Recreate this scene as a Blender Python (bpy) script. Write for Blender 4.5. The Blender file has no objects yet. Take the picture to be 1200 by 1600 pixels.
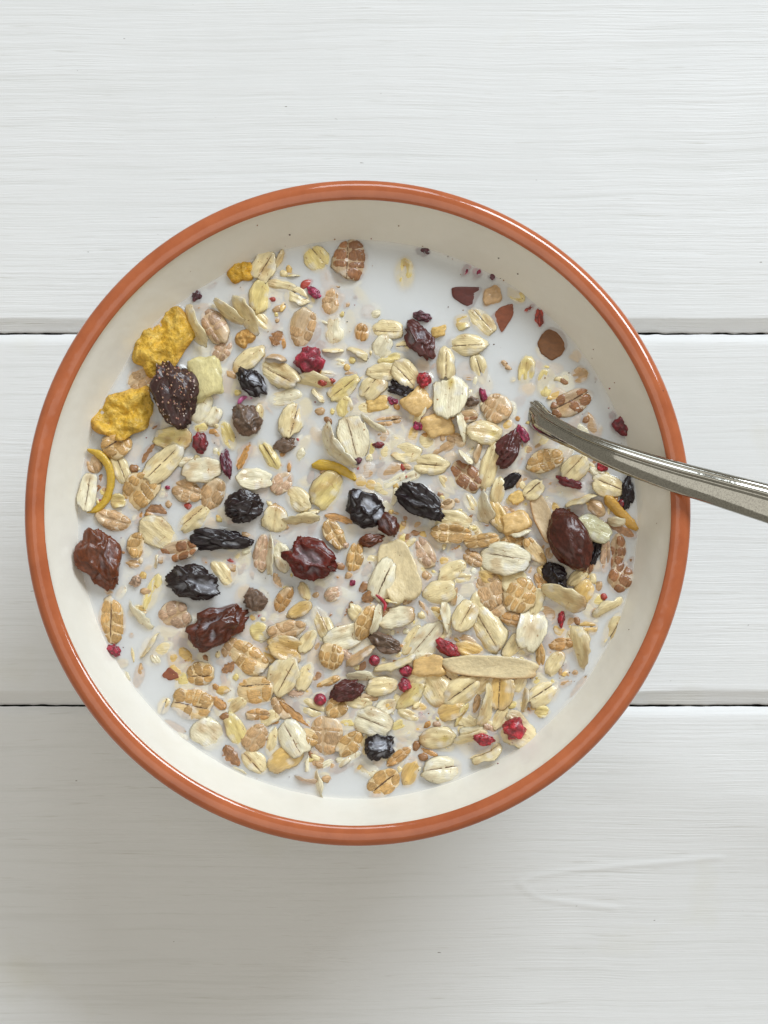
import bpy, math, random
import numpy as np
from mathutils import Matrix, Vector, Euler

random.seed(7)
scene = bpy.context.scene
C = scene.collection

# ------------------------------------------------------------------ camera
# photograph coordinates (1200 x 1600) are turned into points on real surfaces
ZR = 0.062          # height of the bowl rim above the table
ZC = 0.562          # height of the lens
ZM = ZR - 0.0114    # milk level
PPM = 6460.0        # photo pixels per metre at rim height
NX, NY = 575.0, 1330.0
BX, BY = 558.5, 800.0


def W(px, py, z):
    k = (ZC - z) / (ZC - ZR) / PPM
    ox = (BX - NX) / PPM
    oy = -(BY - NY) / PPM
    return Vector(((px - NX) * k - ox, -(py - NY) * k - oy, z))


def mpp(z):
    return (ZC - z) / (ZC - ZR) / PPM


cam_d = bpy.data.cameras.new('camera')
cam = bpy.data.objects.new('camera', cam_d)
C.objects.link(cam)
cam.location = (-(BX - NX) / PPM, (BY - NY) / PPM, ZC)
cam.rotation_euler = (0, 0, 0)
cam_d.sensor_fit = 'HORIZONTAL'
cam_d.sensor_width = 36.0
cam_d.lens = 36.0 * (ZC - ZR) / (1200.0 / PPM)
cam_d.shift_x = (600 - NX) / 1200.0
cam_d.shift_y = (NY - 800) / 1200.0
cam_d.clip_start = 0.02
cam_d.clip_end = 20.0
scene.camera = cam

# ------------------------------------------------------------------ light: one soft window with two panes, a dim room, an added overhead fill
world = bpy.data.worlds.new('World')
scene.world = world
world.use_nodes = True
bg = world.node_tree.nodes['Background']
bg.inputs['Color'].default_value = (1.0, 0.94, 0.79, 1)
bg.inputs['Strength'].default_value = 0.335
scene.view_settings.view_transform = 'Standard'
scene.view_settings.look = 'None'
scene.view_settings.exposure = 0.0
scene.view_settings.gamma = 1.0


def lamp(name, az, el, dist, sx, sy, power, col):
    d = bpy.data.lights.new(name, 'AREA')
    d.shape = 'RECTANGLE'
    d.size, d.size_y = sx, sy
    d.energy = power
    d.color = col
    o = bpy.data.objects.new(name, d)
    C.objects.link(o)
    a, e = math.radians(az), math.radians(el)
    p = Vector((math.cos(a) * math.cos(e), math.sin(a) * math.cos(e), math.sin(e))) * dist
    p.z += 0.05
    o.location = p
    o.rotation_euler = (Vector((0, 0, 0.05)) - p).to_track_quat('-Z', 'Y').to_euler()
    return o


lamp('window_pane_light', 55, 35, 3.0, 1.65, 1.0, 74.0, (0.855, 0.935, 1.0))
lamp('window_pane_light', 87, 35, 3.0, 0.75, 1.0, 11.0, (0.855, 0.935, 1.0))
lamp('overhead_fill_light', 250, 72, 1.6, 1.6, 1.6, 6.0, (1.0, 0.97, 0.90))  # unseen fill lamp, added overhead to lift the shaded parts

scene.cycles.transparent_max_bounces = 128
scene.cycles.max_bounces = 16
scene.cycles.diffuse_bounces = 14

# ------------------------------------------------------------------ helpers


def vnoise(P, seed=0):
    """smooth value noise, P (n,3) -> 0..1"""
    P = np.asarray(P, float) + seed * 17.31
    i = np.floor(P).astype(np.int64)
    f = P - i
    f = f * f * (3 - 2 * f)
    out = 0

    def h(ix, iy, iz):
        n = (ix * 374761393 + iy * 668265263 + iz * 1274126177 + seed * 974634777) & 0xffffffff
        n = ((n ^ (n >> 13)) * 1274126177) & 0xffffffff
        return ((n ^ (n >> 16)) & 0xffff) / 65535.0
    for dx in (0, 1):
        for dy in (0, 1):
            for dz in (0, 1):
                w = (f[:, 0] if dx else 1 - f[:, 0]) * (f[:, 1] if dy else 1 - f[:, 1]) * (f[:, 2] if dz else 1 - f[:, 2])
                out = out + w * h(i[:, 0] + dx, i[:, 1] + dy, i[:, 2] + dz)
    return out


def fbm(P, seed=0, oct=3):
    s = 0; a = 1; t = 0
    P = np.asarray(P, float)
    for k in range(oct):
        s = s + a * vnoise(P * (2 ** k), seed + k * 5)
        t += a
        a *= 0.5
    return s / t


def mesh(name, V, F, mat, col=None, smooth=True, mats=None, fmat=None):
    me = bpy.data.meshes.new(name)
    V = np.asarray(V, float)
    me.from_pydata(V.tolist(), [], [tuple(int(i) for i in f) for f in F])
    if mats:
        for m in mats:
            me.materials.append(m)
    elif mat:
        me.materials.append(mat)
    if smooth:
        me.polygons.foreach_set('use_smooth', [True] * len(me.polygons))
    if fmat is not None:
        me.polygons.foreach_set('material_index', fmat)
    if col is not None:
        at = me.color_attributes.new('Col', 'FLOAT_COLOR', 'POINT')
        c = np.ones((len(V), 4))
        c[:, :3] = np.clip(col, 0, 1)
        at.data.foreach_set('color', c.ravel())
    me.update()
    return me


def obj(name, me, parent=None):
    o = bpy.data.objects.new(name, me)
    C.objects.link(o)
    if parent:
        o.parent = parent
    return o


def tag(o, label, cat, group=None):
    o['label'] = label
    o['category'] = cat
    if group:
        o['group'] = group


# ------------------------------------------------------------------ materials


def mat_new(name):
    m = bpy.data.materials.new(name)
    m.use_nodes = True
    nt = m.node_tree
    b = nt.nodes['Principled BSDF']
    return m, nt, b, nt.nodes, nt.links


def noise_node(nt, scale, vec=None, detail=3.0, rough=0.55, dim='3D'):
    n = nt.nodes.new('ShaderNodeTexNoise')
    n.noise_dimensions = dim
    n.inputs['Scale'].default_value = scale
    n.inputs['Detail'].default_value = detail
    n.inputs['Roughness'].default_value = rough
    if vec:
        nt.links.new(vec, n.inputs['Vector'])
    return n


def coords(nt, scale=(1, 1, 1)):
    tc = nt.nodes.new('ShaderNodeTexCoord')
    mp = nt.nodes.new('ShaderNodeMapping')
    mp.inputs['Scale'].default_value = scale
    nt.links.new(tc.outputs['Object'], mp.inputs['Vector'])
    return mp.outputs['Vector']


def ramp(nt, fac, stops):
    r = nt.nodes.new('ShaderNodeValToRGB')
    e = r.color_ramp.elements
    e[0].position, e[0].color = stops[0][0], (*stops[0][1], 1)
    e[1].position, e[1].color = stops[-1][0], (*stops[-1][1], 1)
    for p, c in stops[1:-1]:
        x = e.new(p)
        x.color = (*c, 1)
    nt.links.new(fac, r.inputs['Fac'])
    return r.outputs['Color']


def mixc(nt, a, b, fac=1.0, mode='MULTIPLY'):
    m = nt.nodes.new('ShaderNodeMix')
    m.data_type = 'RGBA'
    m.blend_type = mode
    for v, s in ((fac, m.inputs[0]), (a, m.inputs[6]), (b, m.inputs[7])):
        if hasattr(v, 'is_linked') or hasattr(v, 'links'):
            nt.links.new(v, s)
        else:
            s.default_value = v if not isinstance(v, tuple) else (*v, 1)
    return m.outputs[2]


def bump(nt, b, hgt, dist, strength=1.0, normal=None):
    n = nt.nodes.new('ShaderNodeBump')
    n.inputs['Strength'].default_value = strength
    n.inputs['Distance'].default_value = dist
    nt.links.new(hgt, n.inputs['Height'])
    if normal:
        nt.links.new(normal, n.inputs['Normal'])
    if b:
        nt.links.new(n.outputs['Normal'], b.inputs['Normal'])
    return n.outputs['Normal']


def food_mat(name, rough, fib=(500, 1800, 1800), lo=0.78, hi=1.12, bd=0.00012, sss=0.0, coat=0.0, spots=None, rad=(0.9, 0.6, 0.3), fil=None):
    m, nt, b, N, L = mat_new(name)
    at = N.new('ShaderNodeAttribute')
    at.attribute_name = 'Col'
    v = coords(nt, fib)
    n = noise_node(nt, 1.0, v, 4.0, 0.6)
    c = ramp(nt, n.outputs['Fac'], [(0.3, (lo,) * 3), (0.7, (hi,) * 3)])
    out = mixc(nt, at.outputs['Color'], c)
    if spots:
        v2 = coords(nt, (spots[0],) * 3)
        n2 = noise_node(nt, 1.0, v2, 2.0, 0.5)
        f = ramp(nt, n2.outputs['Fac'], [(spots[1], (0, 0, 0)), (spots[1] + 0.06, (1, 1, 1))])
        out = mixc(nt, out, spots[2], f, 'MIX')
    if fil:   # wet milk clinging to the flake in patches
        v3 = coords(nt, (fil[0],) * 3)
        n3 = noise_node(nt, 1.0, v3, 2.0, 0.5)
        f3 = ramp(nt, n3.outputs['Fac'], [(fil[1], (0, 0, 0)), (fil[1] + 0.14, (fil[2],) * 3)])
        out = mixc(nt, out, (0.80, 0.80, 0.80), f3, 'MIX')
    L.new(out, b.inputs['Base Color'])
    b.inputs['Roughness'].default_value = rough
    if coat:
        b.inputs['Coat Weight'].default_value = coat
        b.inputs['Coat Roughness'].default_value = 0.08
    if sss:
        b.inputs['Subsurface Weight'].default_value = sss
        b.inputs['Subsurface Radius'].default_value = rad
        b.inputs['Subsurface Scale'].default_value = 0.0012
    if bd:
        bump(nt, b, n.outputs['Fac'], bd)
    return m


M_OAT = food_mat('oat', 0.36, (420, 2200, 2200), 0.84, 1.10, 0.00026, 0.0, 0.6, (900, 0.69, (0.42, 0.22, 0.08)), fil=(260, 0.57, 0.6))
M_CREASE = food_mat('crease_husk', 0.6, (1500, 3000, 3000), 0.5, 1.3, 0.0)
M_WHEAT = food_mat('wheat', 0.42, (700, 2000, 2000), 0.82, 1.14, 0.00022, 0.0, 0.55, fil=(260, 0.58, 0.7))
M_BRAN = food_mat('bran_skin', 0.36, (900, 2600, 2600), 0.66, 1.25, 0.00028, 0.0, 0.55)
M_RAISIN = food_mat('raisin_skin', 0.30, (900, 1500, 1500), 0.6, 1.4, 0.00016, 0.0, 0.35)
M_RAISIN.node_tree.nodes['Principled BSDF'].inputs['Specular IOR Level'].default_value = 0.35
M_BERRY = food_mat('berry_flesh', 0.3, (1700, 1700, 1700), 0.6, 1.35, 0.0003, 0.0, 0.5)
M_FRUIT = food_mat('dried_fruit', 0.4, (900, 1500, 1500), 0.85, 1.12, 0.0002, 0.0, 0.4, (1300, 0.74, (0.25, 0.10, 0.03)))
M_CORN = food_mat('cornflake', 0.5, (900, 900, 900), 0.66, 1.22, 0.0008, 0.0, 0.12, (1100, 0.72, (0.40, 0.10, 0.02)))
M_SKIN = food_mat('nut_skin', 0.5, (500, 900, 900), 0.8, 1.2, 0.00012, 0.0, 0.2)

# ------------------------------------------------------------------ table top: white painted planks with bevelled edges
def wood_mat():
    m, nt, b, N, L = mat_new('white_painted_wood')
    oi = N.new('ShaderNodeObjectInfo')
    tc = N.new('ShaderNodeTexCoord')
    add = N.new('ShaderNodeVectorMath')
    add.operation = 'ADD'
    mul = N.new('ShaderNodeVectorMath')
    mul.operation = 'SCALE'
    cmb = N.new('ShaderNodeCombineXYZ')
    for k in range(3):
        L.new(oi.outputs['Random'], cmb.inputs[k])
    L.new(cmb.outputs[0], mul.inputs[0])
    mul.inputs['Scale'].default_value = 3.7
    L.new(tc.outputs['Object'], add.inputs[0])
    L.new(mul.outputs[0], add.inputs[1])
    # slow waviness of the grain
    wv = noise_node(nt, 14.0, add.outputs[0], 3.0, 0.5)
    ws = N.new('ShaderNodeVectorMath')
    ws.operation = 'MULTIPLY_ADD'
    L.new(wv.outputs['Color'], ws.inputs[0])
    ws.inputs[1].default_value = (0, 0.0035, 0)
    L.new(add.outputs[0], ws.inputs[2])

    def grain(sx, sy, det, rough=0.6):
        mp = N.new('ShaderNodeMapping')
        mp.inputs['Scale'].default_value = (sx, sy, 20)
        L.new(ws.outputs[0], mp.inputs['Vector'])
        return noise_node(nt, 1.0, mp.outputs['Vector'], det, rough)
    g1 = grain(16, 640, 5.0, 0.68)
    g2 = grain(45, 2100, 3.0)
    g3 = grain(70, 1500, 2.0)
    spk = grain(260, 900, 2.0)
    patch = noise_node(nt, 26.0, add.outputs[0], 3.0, 0.55)
    h1 = N.new('ShaderNodeMath')
    h1.operation = 'MULTIPLY_ADD'
    L.new(g2.outputs['Fac'], h1.inputs[0])
    h1.inputs[1].default_value = 0.55
    L.new(g1.outputs['Fac'], h1.inputs[2])
    # grain strength varies over the board: brushed flat in places
    ps = ramp(nt, patch.outputs['Fac'], [(0.36, (0.35,) * 3), (0.60, (1.0,) * 3)])
    hm = N.new('ShaderNodeMath')
    hm.operation = 'MULTIPLY'
    L.new(h1.outputs[0], hm.inputs[0])
    L.new(ps, hm.inputs[1])
    bump(nt, b, hm.outputs[0], 0.00026, 0.85)
    base = ramp(nt, patch.outputs['Fac'], [(0.25, (0.765, 0.772, 0.785)), (0.75, (0.805, 0.812, 0.828))])
    dark = ramp(nt, g3.outputs['Fac'], [(0.24, (0.84, 0.83, 0.80)), (0.34, (1, 1, 1))])
    c = mixc(nt, base, dark, ps)
    st = ramp(nt, g1.outputs['Fac'], [(0.30, (0.93, 0.93, 0.92)), (0.48, (1, 1, 1))])
    c = mixc(nt, c, st)
    sp = ramp(nt, spk.outputs['Fac'], [(0.195, (0.35, 0.33, 0.30)), (0.22, (1, 1, 1))])
    c = mixc(nt, c, sp)
    # faint old stains
    sv = noise_node(nt, 15.0, add.outputs[0], 4.0, 0.6)
    stn = ramp(nt, sv.outputs['Fac'], [(0.60, (1, 1, 1)), (0.78, (0.93, 0.91, 0.82))])
    c = mixc(nt, c, stn)
    L.new(c, b.inputs['Base Color'])
    b.inputs['Roughness'].default_value = 0.55
    return m


M_WOOD = wood_mat()
M_GAP = mat_new('gap_painted_shade')[0]  # near-black paints the joint shade onto bare plank sides and the sheet below
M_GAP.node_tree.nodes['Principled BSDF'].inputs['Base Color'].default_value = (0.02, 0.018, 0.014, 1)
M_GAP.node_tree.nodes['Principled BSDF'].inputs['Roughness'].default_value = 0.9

table = bpy.data.objects.new('tabletop', None)
C.objects.link(table)
table['kind'] = 'structure'
YG = [W(600, p, -0.0016).y for p in (-58, 521.5, 1102.5, 1683)]
GAPW = 0.00048


def plank(y0, y1, seed, bev0=0.0011, bev1=0.0036):
    """y0 low edge (towards the viewer, wide bevel bev1 faces the viewer), y1 far edge"""
    cy = 0.5 * (y0 + y1)
    xs = np.arange(-0.20, 0.2001, 0.0011)
    yl = y0 + GAPW * 0.5
    yh = y1 - GAPW * 0.5
    ys = np.concatenate([yl + np.array([0, 0, 0.0004, 0.0012, 0.0020, 0.0028, 0.0033, 0.0036, 0.0039]),
                         np.linspace(yl + 0.0048, yh - 0.0044, 170),
                         yh - np.array([0.0036, 0.0030, 0.0024, 0.0018, 0.0012, 0.0006, 0.0002, 0, 0])])
    X, Y = np.meshgrid(xs, ys)
    n = X.size
    P = np.stack([X.ravel(), Y.ravel(), np.zeros(n)], 1)
    Z = np.zeros_like(X)
    dl = Y - yl
    dh = yh - Y
    wob = (fbm(np.stack([xs * 60, xs * 0, xs * 0], 1), seed) - 0.5) * 0.0012
    wl = bev1 + wob
    tl = np.clip(dl / wl[None, :], 0, 1)
    Z -= 0.0021 * (1 - tl) ** 1.0 * (tl < 1)
    th = np.clip(dh / 0.0034, 0, 1)
    Z -= 0.0016 * (1 - th) ** 2.2
    # brushed relief
    g = fbm(np.stack([P[:, 0] * 14, P[:, 1] * 330, P[:, 2]], 1), seed + 3, 3).reshape(X.shape) - 0.5
    Z += g * 0.00011
    g2 = fbm(np.stack([P[:, 0] * 6, P[:, 1] * 45, P[:, 2]], 1), seed + 9, 2).reshape(X.shape) - 0.5
    Z += g2 * 0.00018 * np.clip(dl / 0.01, 0, 1) * np.clip(dh / 0.01, 0, 1)
    # knot-like cathedral ridge in the nearest plank
    if seed == 33:
        for pts in (((812, 1381), (842, 1368), (900, 1360), (990, 1352), (1125, 1340)), ((812, 1381), (836, 1402), (870, 1408), (960, 1420))):
            q = [W(px, py, 0) for px, py in pts]
            d = np.full(X.shape, 1.0)
            for a, c in zip(q, q[1:]):
                ax, ay, bx, by = a.x, a.y, c.x, c.y
                t = np.clip(((X - ax) * (bx - ax) + (Y - ay) * (by - ay)) / ((bx - ax) ** 2 + (by - ay) ** 2), 0, 1)
                d = np.minimum(d, np.hypot(X - ax - t * (bx - ax), Y - ay - t * (by - ay)))
            Z += 0.00022 * np.exp(-(d / 0.0007) ** 2)
    # ragged lower lips of the joint, side faces go down
    rag = (fbm(np.stack([xs * 420, xs * 0, xs * 0], 1), seed + 21, 3) - 0.5) * 0.0007
    Y[0] += rag; Y[1] += rag
    rag2 = (fbm(np.stack([xs * 380, xs * 0, xs * 0], 1), seed + 27, 3) - 0.5) * 0.0004
    Y[-1] += rag2; Y[-2] += rag2
    Z[0] = -0.014; Z[-1] = -0.014
    V = np.stack([X.ravel(), (Y - cy).ravel(), Z.ravel()], 1)
    ny, nx = X.shape
    idx = np.arange(n).reshape(ny, nx)
    F = np.stack([idx[:-1, :-1].ravel(), idx[:-1, 1:].ravel(), idx[1:, 1:].ravel(), idx[1:, :-1].ravel()], 1)
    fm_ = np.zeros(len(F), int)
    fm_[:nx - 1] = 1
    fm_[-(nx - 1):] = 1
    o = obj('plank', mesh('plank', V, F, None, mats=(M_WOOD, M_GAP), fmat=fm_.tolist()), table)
    o.location = (0, cy, 0)
    return o


for k in range(3):
    plank(YG[k + 1], YG[k], 11 * (k + 1))
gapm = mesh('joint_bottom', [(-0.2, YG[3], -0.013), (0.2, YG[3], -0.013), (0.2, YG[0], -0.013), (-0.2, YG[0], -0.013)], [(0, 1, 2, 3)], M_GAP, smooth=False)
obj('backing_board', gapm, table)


# ------------------------------------------------------------------ bowl
def catmull(pts, n):
    P = np.array(pts, float)
    P = np.vstack([2 * P[0] - P[1], P, 2 * P[-1] - P[-2]])
    out = []
    for i in range(1, len(P) - 2):
        for t in np.linspace(0, 1, n, endpoint=False):
            a, b, c, d = P[i - 1], P[i], P[i + 1], P[i + 2]
            out.append(0.5 * (2 * b + (c - a) * t + (2 * a - 5 * b + 4 * c - d) * t * t + (3 * b - a - 3 * c + d) * t ** 3))
    out.append(P[-2])
    return np.array(out)


def lathe(name, prof, mat, parent, seg=220, closed=False, wob=0.0, loc=(0, 0, 0)):
    prof = np.array(prof) * 0.001
    ang = np.linspace(0, 2 * math.pi, seg, endpoint=False)
    np_ = len(prof)
    V = []
    for k, (r, z) in enumerate(prof):
        w = 1 + wob * (np.sin(2 * ang + 0.6) * 0.6 + np.sin(3 * ang + 2.0) * 0.4)
        V.append(np.stack([np.cos(ang) * r * w, np.sin(ang) * r * w, np.full(seg, z + ZR)], 1))
    V = np.concatenate(V)
    F = []
    for k in range(np_ - 1 + (1 if closed else 0)):
        k2 = (k + 1) % np_
        for s in range(seg):
            s2 = (s + 1) % seg
            F.append((k * seg + s, k * seg + s2, k2 * seg + s2, k2 * seg + s))
    return obj(name, mesh(name, V, F, mat), parent)


def glaze(name, col, col2, rough, spec=0.5, bumpd=0.0, speck=None):
    m, nt, b, N, L = mat_new(name)
    v = coords(nt, (90, 90, 160))
    n = noise_node(nt, 1.0, v, 5.0, 0.65)
    c = ramp(nt, n.outputs['Fac'], [(0.32, col), (0.7, col2)])
    if speck:
        v2 = coords(nt, (520,) * 3)
        n2 = noise_node(nt, 1.0, v2, 1.0, 0.4)
        f = ramp(nt, n2.outputs['Fac'], [(speck[0], (0, 0, 0)), (speck[0] + 0.02, (1, 1, 1))])
        c = mixc(nt, c, speck[1], f, 'MIX')
    L.new(c, b.inputs['Base Color'])
    b.inputs['Roughness'].default_value = rough
    b.inputs['IOR'].default_value = 1.7
    if bumpd:
        v3 = coords(nt, (160, 160, 160))
        n3 = noise_node(nt, 1.0, v3, 2.0, 0.5)
        bump(nt, b, n3.outputs['Fac'], bumpd)
    return m


M_RIM = glaze('terracotta_glaze', (0.42, 0.105, 0.036), (0.55, 0.155, 0.058), 0.09, bumpd=0.00009, speck=(0.80, (0.18, 0.05, 0.03)))
M_CREAM = glaze('cream_glaze', (0.80, 0.768, 0.69), (0.84, 0.81, 0.74), 0.22, bumpd=0.00025)
M_FOOT = glaze('bare_clay_foot', (0.42, 0.16, 0.08), (0.5, 0.2, 0.1), 0.7)

bowl = bpy.data.objects.new('cereal_bowl', None)
C.objects.link(bowl)
tag(bowl, 'round cream glazed bowl with terracotta rim, full of muesli, on white planks', 'bowl')
inner = catmull([(76.2, -1.0), (75.5, -2.6), (73.2, -5.6), (68.8, -11.4), (65.2, -16), (60, -22.5), (52, -31), (41, -40), (27, -47.5), (12, -51), (0.05, -52)], 6)
outer = catmull([(0.05, -58), (38, -58), (40, -58.5), (47, -53), (60, -38), (70.5, -22), (75.5, -11.5), (77.8, -6.2), (78.4, -2.6)], 6)
lathe('bowl_wall', np.vstack([inner, outer, inner[:1]]), M_CREAM, bowl, wob=0.0015)
t = np.linspace(math.radians(194), math.radians(90), 22)
li = np.stack([78.4 + 2.5 * np.cos(t), -1.15 + 1.15 * np.sin(t)], 1)
t = np.linspace(math.radians(90), math.radians(-40), 26)[1:]
lo = np.stack([78.4 + 2.45 * np.cos(t), -2.2 + 2.2 * np.sin(t)], 1)
back = np.array([(78.6, -4.6), (77.2, -3.0)])
lathe('rim', np.vstack([li, lo, back]), M_RIM, bowl, closed=True, wob=0.0015)
lathe('foot', [(40.5, -57.5), (41.5, -61.6), (39, -62), (36.5, -61.4), (36, -57.5)], M_FOOT, bowl, closed=True)

_iz = inner[::-1, 1]
_ir = inner[::-1, 0]


def wall_r(zrel_mm):
    return float(np.interp(zrel_mm, _iz, _ir)) * 0.001


# ------------------------------------------------------------------ spoon
def metal():
    m, nt, b, N, L = mat_new('worn_steel')
    v = coords(nt, (300, 300, 300))
    n = noise_node(nt, 1.0, v, 3.0, 0.6)
    v2 = coords(nt, (2600, 2600, 2600))
    n2 = noise_node(nt, 1.0, v2, 2.0, 0.7)
    c = ramp(nt, n2.outputs['Fac'], [(0.36, (0.34, 0.33, 0.30)), (0.56, (0.45, 0.44, 0.40))])
    L.new(c, b.inputs['Base Color'])
    b.inputs['Metallic'].default_value = 1.0
    r = ramp(nt, n.outputs['Fac'], [(0.35, (0.05,) * 3), (0.65, (0.13,) * 3)])
    L.new(r, b.inputs['Roughness'])
    bump(nt, b, n.outputs['Fac'], 0.00003)
    return m


M_STEEL = metal()
spoon = bpy.data.objects.new('spoon', None)
C.objects.link(spoon)
tag(spoon, 'worn steel spoon dipping into the milk, its handle over the right rim', 'spoon')


def sweep(name, path, widths, rolls, prof, mat, parent, cap=True):
    """prof(u) list of (across -1..1, height mm) closed loop"""
    P = np.array([tuple(p) for p in path])
    n = len(P)
    V = []
    m = len(prof)
    for i in range(n):
        T = Vector(P[min(i + 1, n - 1)] - P[max(i - 1, 0)]).normalized()
        A = Vector((0, 0, 1)).cross(T).normalized()
        U = T.cross(A)
        R = Matrix.Rotation(rolls[i], 3, T)
        A, U = R @ A, R @ U
        for (u, h) in prof:
            p = Vector(P[i]) + A * (u * widths[i] * 0.5) + U * (h * 0.001)
            V.append(tuple(p))
    F = []
    for i in range(n - 1):
        for k in range(m):
            k2 = (k + 1) % m
            F.append((i * m + k, i * m + k2, (i + 1) * m + k2, (i + 1) * m + k))
    if cap:
        F.append(tuple(range(m))[::-1])
        F.append(tuple((n - 1) * m + k for k in range(m)))
    me = mesh(name, V, F, mat)
    return obj(name, me, parent)


ctl = [(800, 622, 0.0452), (829, 641, 0.0500), (852, 662, 0.0540), (899, 687, 0.0592), (962, 714, 0.0628), (1041, 741, 0.0652), (1120, 764, 0.0668), (1200, 787, 0.0678), (1330, 826, 0.0685), (1500, 880, 0.068), (1720, 952, 0.066)]
pth = catmull([tuple(W(*c)) for c in ctl], 9)
wk = [6.6, 6.1, 5.7, 5.0, 6.2, 7.2, 8.0, 8.9, 10.5, 13, 16]
wd = np.interp(np.linspace(0, len(wk) - 1, len(pth)), range(len(wk)), wk) * 0.001
rl = np.interp(np.linspace(0, len(wk) - 1, len(pth)), range(len(wk)), [0.36, 0.36, 0.38, 0.40, 0.38, 0.34, 0.30, 0.26, 0.2, 0.1, 0.0])
# across -1 is the far (upper) side once oriented along +x
prof = [(-1.0, -0.55), (-0.95, -0.28), (-0.84, 0.02), (-0.66, 0.30), (-0.40, 0.52), (-0.12, 0.66), (0.10, 0.70), (0.20, 0.66), (0.26, 0.42), (0.32, 0.36), (0.38, 0.48), (0.45, 0.80), (0.52, 0.84), (0.60, 0.70), (0.66, 0.40), (0.72, 0.28), (0.78, 0.30), (0.86, 0.10), (0.94, -0.30), (1.0, -0.70),
        (0.9, -1.1), (0.5, -1.35), (0.0, -1.4), (-0.5, -1.3), (-0.9, -1.0)]
sweep('handle', pth, wd, rl, prof[::-1], M_STEEL, spoon)
# the sunken scoop of the spoon, an egg-shaped shell joined to the neck
na, nr_ = 40, 9
V = []
S0 = W(800, 622, 0.0452)
ax = (W(640, 560, 0.03) - W(800, 622, 0.0452))
ax.normalize()
side = Vector((0, 0, 1)).cross(ax).normalized()
up = ax.cross(side)
for lay in (0, 1):
    for i in range(nr_ + 1):
        r = i / nr_
        for k in range(na):
            a = 2 * math.pi * k / na
            u = math.cos(a) * r
            v = math.sin(a) * r * (1 - 0.18 * u)
            p = S0 + ax * (0.024 + u * 0.027) + side * (v * 0.017) + up * (-0.007 * (1 - r * r) - 0.0008 * lay)
            V.append(tuple(p))
F = []
L1 = (nr_ + 1) * na
for lay in (0, 1):
    for i in range(nr_):
        for k in range(na):
            k2 = (k + 1) % na
            q = (i * na + k, i * na + k2, (i + 1) * na + k2, (i + 1) * na + k)
            F.append(tuple(lay * L1 + j for j in (q if lay == 0 else q[::-1])))
for k in range(na):
    k2 = (k + 1) % na
    F.append((nr_ * na + k, nr_ * na + k2, L1 + nr_ * na + k2, L1 + nr_ * na + k))
obj('scoop', mesh('scoop', V, F, M_STEEL), spoon)

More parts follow.
